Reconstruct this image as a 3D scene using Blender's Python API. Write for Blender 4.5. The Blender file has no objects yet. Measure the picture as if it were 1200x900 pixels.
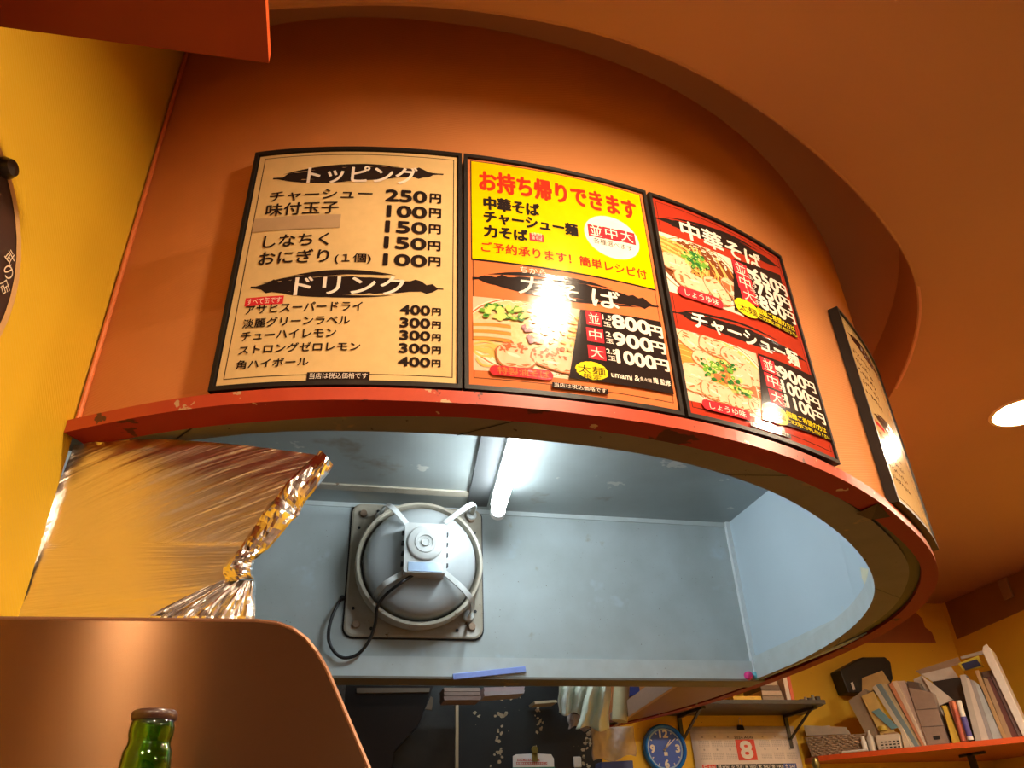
import bpy, bmesh, math, random
from mathutils import Vector, Matrix
from mathutils.geometry import tessellate_polygon
random.seed(7)
S = bpy.context.scene
COL = S.collection
PI = math.pi
# ------------------------------------------------------------------ camera
FPX = 901.0
_d = Vector((-60.0, 1470.0, -FPX)); UP = _d.normalized()      # zenith in camera space
_fw = Vector((0, 0, -1)); _fh = (_fw - _fw.dot(UP)*UP).normalized()
_r = _fh.cross(UP); _a = math.radians(14)
AX = _r*math.cos(_a) + _fh*math.sin(_a)
AY = -_r*math.sin(_a) + _fh*math.cos(_a)
M = Matrix((AX, AY, UP))                                        # camera -> world rotation
cam_d = bpy.data.cameras.new('camera'); cam = bpy.data.objects.new('camera', cam_d); COL.objects.link(cam)
cam_d.sensor_width = 36; cam_d.lens = FPX/1200*36; cam_d.clip_start = .02
cam.matrix_world = M.to_4x4()
S.camera = cam
# ------------------------------------------------------------------ world, exposure
S.view_settings.view_transform = 'Standard'; S.view_settings.look = 'None'
S.view_settings.gamma = 1; S.view_settings.use_curve_mapping = False
S.view_settings.exposure = 2.0
W = bpy.data.worlds.new('world'); S.world = W; W.use_nodes = True
W.node_tree.nodes['Background'].inputs[0].default_value = (.9, .6, .35, 1)
W.node_tree.nodes['Background'].inputs[1].default_value = .02
LAMP_POS = [(.52, .20), (2.05, 1.67), (1.79, .50), (.4, -1.2), (2.1, -1.0), (-.62, -1.35), (2.95, 1.6)]  # last pair added out of view, to brighten the left, right and back walls
LAMP_E = 145.0
LAMP_COL = (1, .80, .56)
TUBE_E = 13.0

# ------------------------------------------------------------------ pixel to place
def ray(px, py): return M @ Vector((px-600, -(py-450), -FPX))
def onz(px, py, z): r = ray(px, py); return r*(z/r.z)
def ony(px, py, y): r = ray(px, py); return r*(y/r.y)
def onx(px, py, x): r = ray(px, py); return r*(x/r.x)

# ------------------------------------------------------------------ materials
MATS = {}
def mat(name, col, rough=.5, metal=0., spec=.5, noise=None, bump=None, coat=0, trans=0, emit=None, ior=1.45, alpha=1, aniso=0, speck=None):
    if name in MATS: return MATS[name]
    m = bpy.data.materials.new(name); m.use_nodes = True; MATS[name] = m
    nt = m.node_tree; b = nt.nodes['Principled BSDF']; N = nt.nodes.new; L = nt.links.new
    c4 = (*col, 1)
    b.inputs['Base Color'].default_value = c4; b.inputs['Roughness'].default_value = rough
    b.inputs['Metallic'].default_value = metal; b.inputs['Specular IOR Level'].default_value = spec
    b.inputs['Coat Weight'].default_value = coat; b.inputs['Coat Roughness'].default_value = .05
    b.inputs['Transmission Weight'].default_value = trans; b.inputs['IOR'].default_value = ior
    b.inputs['Alpha'].default_value = alpha; b.inputs['Anisotropic'].default_value = aniso
    if emit: b.inputs['Emission Color'].default_value = (*emit[0], 1); b.inputs['Emission Strength'].default_value = emit[1]
    tc = N('ShaderNodeTexCoord'); cur = None
    # default subtle grain so that every surface is procedural
    if noise is None: noise = (60, tuple(min(1, c*.9) for c in col), .35)
    sc, col2, amt = noise
    n = N('ShaderNodeTexNoise'); n.inputs['Scale'].default_value = sc; n.inputs['Detail'].default_value = 5
    L(tc.outputs['Object'], n.inputs['Vector'])
    rp = N('ShaderNodeMapRange'); rp.inputs[1].default_value = .5-.5*amt+.02; rp.inputs[2].default_value = .5+.35
    L(n.outputs['Fac'], rp.inputs[0])
    mx = N('ShaderNodeMix'); mx.data_type = 'RGBA'; L(rp.outputs[0], mx.inputs[0])
    mx.inputs[6].default_value = c4; mx.inputs[7].default_value = (*col2, 1); cur = mx.outputs[2]
    if speck:
        for (ssc, lo, hi, scol) in speck:
            n2 = N('ShaderNodeTexNoise'); n2.inputs['Scale'].default_value = ssc; n2.inputs['Detail'].default_value = 4; n2.inputs['Roughness'].default_value = .6
            L(tc.outputs['Object'], n2.inputs['Vector'])
            r2 = N('ShaderNodeMapRange'); r2.inputs[1].default_value = lo; r2.inputs[2].default_value = hi
            L(n2.outputs['Fac'], r2.inputs[0])
            m2 = N('ShaderNodeMix'); m2.data_type = 'RGBA'; L(r2.outputs[0], m2.inputs[0]); L(cur, m2.inputs[6])
            m2.inputs[7].default_value = (*scol, 1); cur = m2.outputs[2]
    L(cur, b.inputs['Base Color'])
    if bump:
        kind, bs, st = bump[:3]
        if kind == 'noise':
            t = N('ShaderNodeTexNoise'); t.inputs['Scale'].default_value = bs; t.inputs['Detail'].default_value = 4
            L(tc.outputs['Object'], t.inputs['Vector']); out = t.outputs['Fac']
        else:   # 'rib': fine diagonal ribs of wallpaper in the UV chart (metres)
            pitch, ang = bs
            mp = N('ShaderNodeMapping'); mp.inputs['Rotation'].default_value = (0, 0, ang)
            L(tc.outputs['UV'], mp.inputs['Vector'])
            t = N('ShaderNodeTexWave'); t.wave_type = 'BANDS'; t.bands_direction = 'Y'
            t.inputs['Scale'].default_value = 2*PI/pitch/20; t.inputs['Distortion'].default_value = 0.0
            L(mp.outputs[0], t.inputs['Vector']); out = t.outputs['Fac']
        bp = N('ShaderNodeBump'); bp.inputs['Strength'].default_value = st
        bp.inputs['Distance'].default_value = bump[3] if len(bump) > 3 else .002
        L(out, bp.inputs['Height']); L(bp.outputs[0], b.inputs['Normal'])
    return m

# ------------------------------------------------------------------ mesh builder
class MB:
    def __init__(s): s.v = []; s.f = []; s.m = []; s.uv = None
    def add(s, vs, fs, mi=0):
        o = len(s.v); s.v += [tuple(v) for v in vs]; s.f += [tuple(i+o for i in f) for f in fs]; s.m += [mi]*len(fs); return s
    def box(s, lo, hi, mi=0, X=None):
        c = [(x, y, z) for z in (lo[2], hi[2]) for y in (lo[1], hi[1]) for x in (lo[0], hi[0])]
        if X is not None: c = [tuple(X @ Vector(p)) for p in c]
        return s.add(c, [(0,2,3,1), (4,5,7,6), (0,1,5,4), (2,6,7,3), (0,4,6,2), (1,3,7,5)], mi)
    def prism(s, bot, top, mi=0):           # two matching loops of 3D points
        n = len(bot); v = [tuple(p) for p in bot]+[tuple(p) for p in top]
        f = [(i, (i+1) % n, n+(i+1) % n, n+i) for i in range(n)]
        tb = tessellate_polygon([[Vector(p) for p in bot]])
        f += [tuple(reversed(t)) for t in tb] + [tuple(i+n for i in t) for t in tb]
        return s.add(v, f, mi)
    def ext(s, pts, off, mi=0):             # extrude loop of 3D points by vector
        off = Vector(off); return s.prism(pts, [Vector(p)+off for p in pts], mi)
    def grid(s, rows, mi=0, closed=False):
        nr = len(rows); nc = len(rows[0]); v = [tuple(p) for r in rows for p in r]; f = []
        for i in range(nr-1):
            for j in range(nc if closed else nc-1):
                k = (j+1) % nc; f.append((i*nc+j, i*nc+k, (i+1)*nc+k, (i+1)*nc+j))
        return s.add(v, f, mi)
    def tube(s, path, r, n=10, mi=0, cap=True):
        path = [Vector(p) for p in path]; rows = []; ref = None
        for i, p in enumerate(path):
            t = (path[min(i+1, len(path)-1)] - path[max(i-1, 0)]).normalized()
            if ref is None: ref = t.orthogonal().normalized()
            ref = (ref - ref.dot(t)*t).normalized(); b = t.cross(ref)
            rr = r[i] if isinstance(r, (list, tuple)) else r
            rows.append([p+(ref*math.cos(a)+b*math.sin(a))*rr for a in [2*PI*k/n for k in range(n)]])
        o = len(s.v); s.grid(rows, mi, True)
        if cap:
            s.f.append(tuple(o+k for k in reversed(range(n)))); s.m.append(mi)
            e = o+(len(rows)-1)*n; s.f.append(tuple(e+k for k in range(n))); s.m.append(mi)
        return s
    def lathe(s, prof, c, axis=(0, 0, 1), n=40, mi=0, cap=False, sx=1.0):  # prof (radius, height along axis)
        ax = Vector(axis).normalized()
        u = Vector((1, 0, 0)); u = (u-u.dot(ax)*ax).normalized() if abs(ax.x) < .9 else ax.orthogonal().normalized()
        w = ax.cross(u); c = Vector(c)
        rows = [[c+ax*h+(u*math.cos(a)*sx+w*math.sin(a))*r for a in [2*PI*k/n for k in range(n)]] for r, h in prof]
        o = len(s.v); s.grid(rows, mi, True)
        if cap:
            s.f.append(tuple(o+k for k in reversed(range(n)))); s.m.append(mi)
            e = o+(len(rows)-1)*n; s.f.append(tuple(e+k for k in range(n))); s.m.append(mi)
        return s
    def ribbon(s, path, wdir, w, t, mi=0):   # flat bar swept along path; wdir list or vector
        path = [Vector(p) for p in path]; rows = []
        for i, p in enumerate(path):
            tg = (path[min(i+1, len(path)-1)] - path[max(i-1, 0)]).normalized()
            wd = Vector(wdir[i] if isinstance(wdir, list) else wdir); wd = (wd - wd.dot(tg)*tg).normalized(); nn = tg.cross(wd)
            rows.append([p+wd*w/2+nn*t/2, p-wd*w/2+nn*t/2, p-wd*w/2-nn*t/2, p+wd*w/2-nn*t/2])
        o = len(s.v); s.grid(rows, mi, True); e = o+(len(rows)-1)*4
        s.f += [(o+3, o+2, o+1, o), (e, e+1, e+2, e+3)]; s.m += [mi]*2; return s
    def build(s, name, mats, parent=None, smooth=False, bevel=0, uv=None, fix=True, sub=0):
        me = bpy.data.meshes.new(name); me.from_pydata(s.v, [], s.f)
        for q in (mats if isinstance(mats, (list, tuple)) else [mats]): me.materials.append(q)
        for p, i in zip(me.polygons, s.m): p.material_index = i; p.use_smooth = smooth
        if uv:
            l = me.uv_layers.new(name='chart')
            for p in me.polygons:
                for li in p.loop_indices: l.data[li].uv = uv[me.loops[li].vertex_index]
        if fix:
            b = bmesh.new(); b.from_mesh(me); bmesh.ops.recalc_face_normals(b, faces=b.faces); b.to_mesh(me); b.free()
        me.update()
        o = bpy.data.objects.new(name, me); COL.objects.link(o)
        if parent is not None:
            o.parent = parent; o.matrix_parent_inverse = Matrix() if parent.parent else Matrix.Translation(-Vector(parent.location))
        if bevel:
            q = o.modifiers.new('bevel', 'BEVEL'); q.width = bevel; q.segments = 2; q.limit_method = 'ANGLE'
        if sub:
            q = o.modifiers.new('sub', 'SUBSURF'); q.levels = q.render_levels = sub
        if smooth:
            try: me.set_sharp_from_angle(angle=math.radians(50))
            except Exception: pass
        return o
def thing(name, loc, label, cat, group=None):
    o = bpy.data.objects.new(name, None); COL.objects.link(o); o.location = loc; o.empty_display_size = .05
    return tag(o, label, cat, group)
def tag(o, label, cat, group=None, kind=None):
    o['label'] = label; o['category'] = cat
    if group: o['group'] = group
    if kind: o['kind'] = kind
    return o
def struct(o): o['kind'] = 'structure'; return o

# ------------------------------------------------------------------ colours / materials
ORANGE = mat('orange wallpaper', (.62, .23, .068), .62, spec=.25, noise=(9, (.57, .205, .06), .5), bump=('rib', (.0042, -.30), .22, .001))
CEILM = mat('orange ceiling paper', (.47, .245, .15), .7, spec=.2, noise=(3, (.44, .23, .14), .6), bump=('noise', 350, .12, .001))
YELLOW = mat('yellow wallpaper', (.72, .42, .018), .6, spec=.25, noise=(6, (.66, .38, .018), .6), bump=('rib', (.0042, .94), .22, .001),
             speck=[(60, .74, .77, (.45, .22, .02))])
YELBACK = mat('yellow painted wall', (.80, .51, .04), .6, spec=.25, noise=(5, (.74, .46, .04), .6), speck=[(40, .72, .75, (.3, .15, .03))])
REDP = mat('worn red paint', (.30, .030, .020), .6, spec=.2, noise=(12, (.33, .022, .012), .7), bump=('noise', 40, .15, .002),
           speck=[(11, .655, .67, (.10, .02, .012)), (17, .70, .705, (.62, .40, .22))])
REDEDGE = mat('lit red paint', (.50, .065, .022), .35, noise=(20, (.42, .045, .02), .6), speck=[(24, .645, .655, (.52, .33, .18)), (30, .63, .65, (.10, .025, .015))])
BROWNSOF = mat('grimy beige soffit', (.22, .20, .155), .6, noise=(14, (.17, .15, .115), .8), speck=[(55, .69, .72, (.05, .035, .025)), (9, .66, .70, (.34, .24, .13))])
BLACK = mat('black', (.012, .011, .011), .45)
BLACKF = mat('black frame', (.018, .013, .010), .4, spec=.3)
STEEL = mat('painted steel grey blue', (.50, .57, .57), .42, noise=(7, (.38, .42, .40), .7), bump=('noise', 300, .05, .001),
            speck=[(160, .70, .73, (.14, .09, .05)), (6, .60, .70, (.50, .59, .62)), (9, .70, .78, (.38, .36, .28))])
STEELC = mat('greasy steel ceiling', (.36, .41, .40), .3, metal=.25, noise=(5, (.27, .29, .27), .7), bump=('noise', 200, .05, .001), speck=[(7, .665, .685, (.55, .55, .48)), (4, .62, .7, (.24, .22, .17))])
STEELR = mat('pale blue sheet', (.55, .66, .72), .38, noise=(4, (.50, .60, .65), .6), speck=[(5, .68, .75, (.60, .64, .60))])
RAIL = mat('pale rail', (.58, .64, .63), .4, noise=(20, (.50, .54, .51), .6), speck=[(120, .72, .75, (.2, .13, .07))])
CREAM = mat('grimy cream enamel', (.50, .46, .37), .35, noise=(18, (.34, .28, .19), .8), speck=[(30, .66, .70, (.16, .09, .04))])
FANG = mat('fan grey enamel', (.40, .43, .43), .28, noise=(8, (.35, .37, .36), .5), coat=.2)
FANW = mat('fan light plastic', (.58, .60, .58), .3, noise=(30, (.50, .51, .47), .5))
CABLE = mat('black cable', (.015, .013, .012), .4)
FOIL = mat('aluminium foil', (.86, .80, .72), .30, metal=1, noise=(3, (.82, .76, .68), .5), aniso=.0)
FOILB = mat('crumpled foil', (.92, .90, .88), .2, metal=1, bump=('noise', 30, .3, .004))
COPPER = mat('brown brushed panel', (.17, .085, .038), .22, metal=.85, noise=(3, (.15, .072, .032), .5), aniso=.95)
WOODR = mat('red brown wood', (.26, .085, .04), .45, noise=(8, (.20, .06, .03), .7))
WHITE = mat('white paper', (.78, .75, .70), .5)
GREYP = mat('grey paper', (.55, .52, .48), .6)

# tangent for the brushed panel (a real brushed grain along X)
def brush(m, vec):
    nt = m.node_tree; c = nt.nodes.new('ShaderNodeCombineXYZ')
    for i in range(3): c.inputs[i].default_value = vec[i]
    nt.links.new(c.outputs[0], nt.nodes['Principled BSDF'].inputs['Tangent'])
brush(COPPER, (0, 0, 1))
def foil_streaks(m):
    nt = m.node_tree; N = nt.nodes.new; L = nt.links.new; b = nt.nodes['Principled BSDF']
    tc = N('ShaderNodeTexCoord'); mp = N('ShaderNodeMapping'); mp.inputs['Scale'].default_value = (1.4, 26, 1)
    L(tc.outputs['UV'], mp.inputs[0]); n = N('ShaderNodeTexNoise'); n.inputs['Scale'].default_value = 2.2; n.inputs['Detail'].default_value = 3
    L(mp.outputs[0], n.inputs['Vector']); bp = N('ShaderNodeBump'); bp.inputs['Strength'].default_value = .4; bp.inputs['Distance'].default_value = .003
    L(n.outputs['Fac'], bp.inputs['Height']); L(bp.outputs[0], b.inputs['Normal'])
foil_streaks(FOIL)

HX, HY, HZ = 1.450, 2.515, 1.048
# ------------------------------------------------------------------ drum plan
CTRL = [(-.342,.985),(-.26,.928),(-.168,.884),(-.01,.845),(.145,.832),(.32,.828),(.447,.841),(.596,.880),(.75,.942),(.882,1.022),(1.058,1.158),
        (1.24,1.33),(1.385,1.527),(1.490,1.784),(1.550,2.09),(1.575,2.655),(1.50,3.25),(1.33,3.64)]
def resample(pts, n):
    d = [0]
    for a, b in zip(pts, pts[1:]): d.append(d[-1]+math.dist(a, b))
    out = []; j = 0
    for i in range(n):
        t = d[-1]*i/(n-1)
        while j < len(pts)-2 and d[j+1] < t: j += 1
        k = (t-d[j])/(d[j+1]-d[j]); out.append((pts[j][0]*(1-k)+pts[j+1][0]*k, pts[j][1]*(1-k)+pts[j+1][1]*k))
    return out, d[-1]
def bspline(pts, per=16):
    p0 = (2*pts[0][0]-pts[1][0], 2*pts[0][1]-pts[1][1]); p1 = (2*pts[-1][0]-pts[-2][0], 2*pts[-1][1]-pts[-2][1])
    P = [p0]+list(pts)+[p1]; out = []
    for i in range(len(P)-3):
        for k in range(per):
            t = k/per; w = ((1-t)**3/6, (3*t**3-6*t*t+4)/6, (-3*t**3+3*t*t+3*t+1)/6, t**3/6)
            out.append(tuple(sum(w[q]*P[i+q][c] for q in range(4)) for c in (0, 1)))
    out.append(pts[-1]); return out
DN = 361
def table(x, tb):
    for (a, u), (b, v) in zip(tb, tb[1:]):
        if x <= b: return u if x <= a else u+(v-u)*(x-a)/(b-a)
    return tb[-1][1]
SHIFT = [(0, 0), (.2, .008), (.5, .003), (.8, -.003), (1.1, -.006), (1.44, -.006), (1.75, .002), (2.2, -.012), (2.5, -.03), (3.1, -.047), (9, -.047)]
cc, _ = resample(bspline(CTRL), 26)
D0, L0 = resample(bspline(cc), 60); D1 = []
for i, p in enumerate(D0):
    a, b = D0[max(0, i-1)], D0[min(59, i+1)]; t_ = Vector((b[0]-a[0], b[1]-a[1])).normalized(); k = table(L0*i/59, SHIFT)
    D1.append((p[0]+t_.y*k, p[1]-t_.x*k))
DC, DL = resample(bspline(resample(D1, 26)[0]), DN)
RIM_OUT = [(0, .016), (.3, .022), (.9, .020), (1.4, .008), (9, .008)]
RIM_IN = [(0, -.025), (.25, -.027), (.52, -.014), (.83, -.02), (1.15, -.028), (1.7, -.022), (1.9, -.030), (2.3, -.034), (3, -.034), (9, -.034)]
BROWN_OUT = [(0, -.0255), (.25, -.0275), (.52, -.0145), (.83, -.0205), (1.15, -.0285), (1.39, -.034), (1.54, -.038), (1.71, -.044), (1.89, -.056), (2.28, -.064), (3, -.060), (9, -.060)]
def dpt(s):
    t = max(0, min(DN-1.001, s/DL*(DN-1))); i = int(t); k = t-i
    return DC[i][0]*(1-k)+DC[i+1][0]*k, DC[i][1]*(1-k)+DC[i+1][1]*k
def dtan(s):
    a = dpt(s-.03) if s > .03 else dpt(0); b = dpt(min(s+.03, DL)); v = Vector((b[0]-a[0], b[1]-a[1])).normalized(); return v
def dnor(s): t = dtan(s); return Vector((t.y, -t.x))      # outward (towards the guests)
def drum(s, z, off=0.):
    p = dpt(s); n = dnor(s); return Vector((p[0]+n.x*off, p[1]+n.y*off, z))
def todrum(px, py):
    r = ray(px, py)
    for i in range(DN-1):
        a, b = DC[i], DC[i+1]
        ca = r.x*a[1]-r.y*a[0]; cb = r.x*b[1]-r.y*b[0]
        if ca*cb <= 0 and ca != cb:
            k = ca/(ca-cb); q = (a[0]+(b[0]-a[0])*k, a[1]+(b[1]-a[1])*k)
            return (i+k)/(DN-1)*DL, r.z*math.hypot(*q)/math.hypot(r.x, r.y)
    raise ValueError((px, py))
def drange(s0, s1, step=.02):
    n = max(2, int(abs(s1-s0)/step)+1); return [s0+(s1-s0)*i/(n-1) for i in range(n)]
ZB, ZC, ZR = .48, 1.12, 1.285            # drum bottom, ceiling, top of the ceiling recess

# drum wall
ss = drange(0, DL)
mb = MB(); mb.grid([[drum(s, z) for s in ss] for z in (ZB+.012, .7, .9, ZC, ZR+.02)])
uv = [(s, z) for z in (ZB+.012, .7, .9, ZC, ZR+.02) for s in ss]
struct(mb.build('wall_drum', ORANGE, smooth=True, uv=uv, fix=False))
# corner bead where the drum meets the yellow wall
mb = MB(); mb.tube([drum(.002, z, .003) for z in (ZB+.014, .8, ZR)], .0035, 8)
struct(mb.build('trim_corner', mat('orange corner bead', (.78, .2, .05), .4)))
# red rim: a bent board, face and underside
def strip_loop(s):
    o, i = table(s, RIM_OUT), table(s, RIM_IN)
    return [drum(s, z, q) for q, z in ((o, ZB), (o, ZB+.018), (-.004, ZB+.021), (i, ZB+.021), (i, ZB))]
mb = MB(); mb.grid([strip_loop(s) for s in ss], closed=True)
# the vertical face is chipped; its brighter red paints in the light on it
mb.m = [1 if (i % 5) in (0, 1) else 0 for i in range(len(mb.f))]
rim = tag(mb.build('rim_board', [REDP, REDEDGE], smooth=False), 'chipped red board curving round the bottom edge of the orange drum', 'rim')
# loose torn flap of the rim
q = todrum(1030, 572)[0]
mb = MB(); mb.add([drum(q-.06, ZB-.001, .008), drum(q, ZB-.008, .004), drum(q+.01, ZB-.001, -.03), drum(q-.05, ZB-.004, -.035)], [(0, 1, 2, 3)])
mb.build('torn_flap', mat('dark torn wood', (.05, .015, .01), .6), rim)
# brown soffit ring with opening
OPEN_PX = [(300, 503), (390, 505), (500, 508), (620, 515), (760, 530), (850, 555), (920, 580), (980, 620), (1013, 652), (1028, 682), (1027, 705), (1003, 737), (950, 770), (890, 797)]
op = [tuple(onz(px, py, ZB).xy) for px, py in OPEN_PX]
op = [(-.36, 1.03), (-.2, .985)] + op[0:]
opc = [(min(x, HX-.0135), y) for x, y in resample(bspline(resample(bspline(op), 22)[0]), 120)[0]]
s_end = min(range(DN), key=lambda i: abs(DC[i][1]-2.70) + (0 if DC[i][0] > 1 else 9))/(DN-1)*DL
nn = 120; outer = []
for i in range(nn):
    s = s_end*i/(nn-1); gap = .041 + .020*max(0, min(1, (dpt(s)[0]-1.0)/.5)); outer.append(drum(s, ZB+.003, table(s, BROWN_OUT)))
# pair outer and inner by nearest direction
mb = MB(); rowI = [Vector((x, y, ZB+.002)) for x, y in opc]
mb.grid([rowI, outer, ])
struct(mb.build('trim_soffit', BROWNSOF, fix=False))
mb = MB(); mb.grid([[p+Vector((0, 0, .05)) for p in rowI], rowI]); struct(mb.build('trim_soffit_edge', RAIL, fix=False))
# seams across the soffit
mb = MB()
for i in (6, 22, 40, 74, 93, 110):
    a, b = rowI[i], outer[i]; t = Vector((0, 0, -.0008)); w = (b-a).cross(Vector((0, 0, 1))).normalized()*.0012
    mb.add([a+t+w, a+t-w, b+t-w, b+t+w], [(0, 1, 2, 3)])
struct(mb.build('trim_soffit_seams', BLACK, fix=False))
# black channel above the gap
mb = MB(); mb.grid([[drum(s, ZB+.007, table(s, RIM_IN)+.001) for s in ss], [drum(s, ZB+.007, table(s, BROWN_OUT)-.004) for s in ss]])
struct(mb.build('trim_channel', BLACK, fix=False))

# hood interior -------------------------------------------------
HX, HY, HZ = 1.450, 2.515, 1.048
mb = MB(); mb.box((-.62, HY, ZB+.003), (HX+.03, HY+.10, HZ)); struct(mb.build('wall_hood_back', STEEL))
mb = MB(); mb.box((HX, 1.80, ZB+.003), (HX+.012, HY, HZ)); struct(mb.build('wall_hood_right', STEELR))
mb = MB(); mb.box((-.64, .99, ZB+.01), (-.62, HY+.1, HZ)); struct(mb.build('wall_hood_left', STEEL))
ins = [s for s in ss if dpt(s)[1] < 1.95]
mb = MB(); mb.grid([[drum(s, z, -.03) for s in ins] for z in (ZB+.02, HZ)]); struct(mb.build('wall_hood_front', STEELR, fix=False, smooth=True))
mb = MB(); lp = [drum(s, HZ, -.015) for s in ss if dpt(s)[1] < HY]+[Vector((HX+.03, HY+.1, HZ)), Vector((-.64, HY+.1, HZ)), Vector((-.64, .99, HZ))]
mb.ext(lp, (0, 0, .012)); struct(mb.build('ceiling_hood', STEELC))
# panel ribs and seams on the hood ceiling
mb = MB(); a = ony(418, 583, HY-.12); mb.box((-.3, HY-.16, HZ-.006), (.44, HY-.12, HZ)); struct(mb.build('trim_hood_ceiling_strip', CREAM))
mb = MB(); mb.box((-.6, HY-.006, HZ-.016), (HX, HY, HZ)); struct(mb.build('trim_hood_top', RAIL))
mb = MB(); mb.box((HX-.016, HY-.016, ZB+.02), (HX, HY, HZ)); struct(mb.build('trim_hood_corner', mat('white corner trim', (.74, .80, .80), .35)))
mb = MB(); mb.box((-.62, HY-.010, ZB), (HX, HY, ZB+.062)); struct(mb.build('trim_hood_rail', RAIL))
mb = MB(); mb.box((HX-.008, 1.80, ZB+.004), (HX, HY-.010, ZB+.075)); struct(mb.build('trim_hood_rail_right', RAIL))
mb = MB(); mb.box((-.62, HY-.012, ZB-.004), (HX+.02, HY+.10, ZB+.003)); struct(mb.build('trim_hood_lip', BROWNSOF))
# wooden underside behind the hood
mb = MB(); lp = [Vector((1.20, HY+.10, ZB+.003)), Vector((1.315, 3.64, ZB+.003))]+[drum(s, ZB+.003, -.04) for s in reversed(ss) if HY+.1 < dpt(s)[1] < 3.62]
mb.ext(lp, (0, 0, .02)); struct(mb.build('ceiling_wood_soffit', WOODR))
mb = MB(); mb.prism([Vector((1.185, HY+.1, ZB-.002)), Vector((1.30, 3.64, ZB-.002)), Vector((1.315, 3.64, ZB-.002)), Vector((1.20, HY+.1, ZB-.002))],
                    [Vector((1.185, HY+.1, ZB+.06)), Vector((1.30, 3.64, ZB+.06)), Vector((1.315, 3.64, ZB+.06)), Vector((1.20, HY+.1, ZB+.06))])
struct(mb.build('trim_wood_soffit', mat('light wood edge', (.5, .3, .2), .5)))

# ------------------------------------------------------------------ ceiling with recess
REC = [(-.62, 1.02), (-.42, .87), (-.3, .805), (-.164, .757), (.001, .716), (.143, .697), (.338, .695), (.496, .722), (.689, .786), (.947, .914), (1.176, 1.064), (1.318, 1.192),
       (1.453, 1.386), (1.575, 1.658), (1.655, 1.95), (1.70, 2.3), (1.71, 2.7), (1.66, 3.2), (1.55, 3.64)]
rc = resample(bspline(REC), 140)[0]
XR, YB, YF, XL = 3.35, 3.68, -2.2, -1.35
LP = LAMP_POS; LR = .085
outerc = [(XL, YF), (XR+.3, YF), (XR+.3, YB), (1.55, YB)]
hole = [(x, y) for x, y in reversed(rc)]
outl = [Vector((x, y, ZC)) for x, y in outerc+hole+[(-.62, YB), (XL, YB)]]
# the recess is a notch in the ceiling outline; lamp cut-outs are holes
loops = [[Vector((x, y, 0)) for x, y in outerc+hole+[(-.64, 1.02), (XL, 1.02)]]]
for x, y in LP: loops.append([Vector((x+LR*math.cos(a), y+LR*math.sin(a), 0)) for a in [2*PI*k/28 for k in range(28)]])
vv = [p for l in loops for p in l]; tr = tessellate_polygon(loops)
mb = MB(); mb.add([(p.x, p.y, ZC) for p in vv], [tuple(t) for t in tr]); struct(mb.build('ceiling', CEILM, fix=False))
mb = MB(); mb.grid([[Vector((x, y, z)) for x, y in rc] for z in (ZC, ZR)]); struct(mb.build('trim_recess', CEILM, fix=False, smooth=True))
mb = MB(); mb.tube([Vector((x, y, ZC+.002)) for x, y in rc], .0035, 6); struct(mb.build('trim_recess_edge', CEILM, smooth=True))
mb = MB(); mb.ext([Vector((x, y, ZR)) for x, y in rc]+[Vector((XL, 3.7, ZR)), Vector((XL, 1.0, ZR))], (0, 0, .02)); struct(mb.build('ceiling_recess', CEILM))
# peeled paper edge on the right lip
mb = MB(); random.seed(3)
idx = [i for i, p in enumerate(rc) if p[0] > 1.28 and p[1] < 1.62]
rows = [[], []]
for i in idx:
    p = Vector((*rc[i], ZC)); w = .006+.006*random.random(); rows[0].append(p+Vector((.0, 0, -.001))); rows[1].append(p+Vector((.004, -.003, -.001-w*.4)))
mb.grid(rows); struct(mb.build('trim_recess_peel', mat('peeled paper edge', (.72, .42, .28), .6), fix=False))

# ------------------------------------------------------------------ room shell
hx, hy = .29, .957; P0 = (-.345, .99)
def lwall(u, z, off=0): return Vector((P0[0]+hx*u+hy*off, P0[1]+hy*u-hx*off, z))    # u metres along wall (negative = towards the guests)
us = [0, -.8, -1.6, -2.4, -3.33]
mb = MB(); zz = (-1.4, 0, ZR)
mb.grid([[lwall(u, z) for u in us] for z in zz]); uv = [(u, z) for z in zz for u in us]
struct(mb.build('wall_left', YELLOW, uv=uv, fix=False))
def tolwall(px, py, off=0.):
    r = ray(px, py); n = Vector((hy, -hx, 0)); p = r*(n.dot(lwall(0, 0, off))/n.dot(r)); return ((p.xy-lwall(0, 0, off).xy).dot(Vector((hx, hy))), p.z)
mb = MB(); mb.box((XR, YF, -1.4), (XR+.05, YB+.05, ZC)); struct(mb.build('wall_right', YELBACK))
mb = MB(); mb.box((1.15, YB, -1.4), (XR, YB+.05, ZC+.0)); struct(mb.build('wall_back', YELBACK))
DARK = mat('grimy black panel', (.018, .02, .021), .35, noise=(6, (.03, .03, .028), .7), speck=[(6, .56, .66, (.05, .055, .055))])
mb = MB(); mb.box((-1.35, YB+.02, -1.4), (1.15, YB+.07, ZC)); struct(mb.build('wall_kitchen', DARK))
mb = MB(); mb.box((-1.4, .99, -1.4), (-1.35, YB, ZC)); struct(mb.build('wall_kitchen_left', DARK))
mb = MB(); mb.box((XL-.05, YF-.05, -1.4), (XR, YF, ZC)); struct(mb.build('wall_front', YELBACK))
DKW = mat('added dark panelling', (.085, .035, .02), .5, noise=(7, (.06, .025, .014), .7)); TANW = mat('tan wood', (.42, .24, .11), .5)
mb = MB(); mb.box((-.42, YF, -1.4), (XR, YF+.03, ZC)); struct(mb.build('trim_added_panelling', DKW))  # added out of view, to darken what the brown partition reflects
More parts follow.
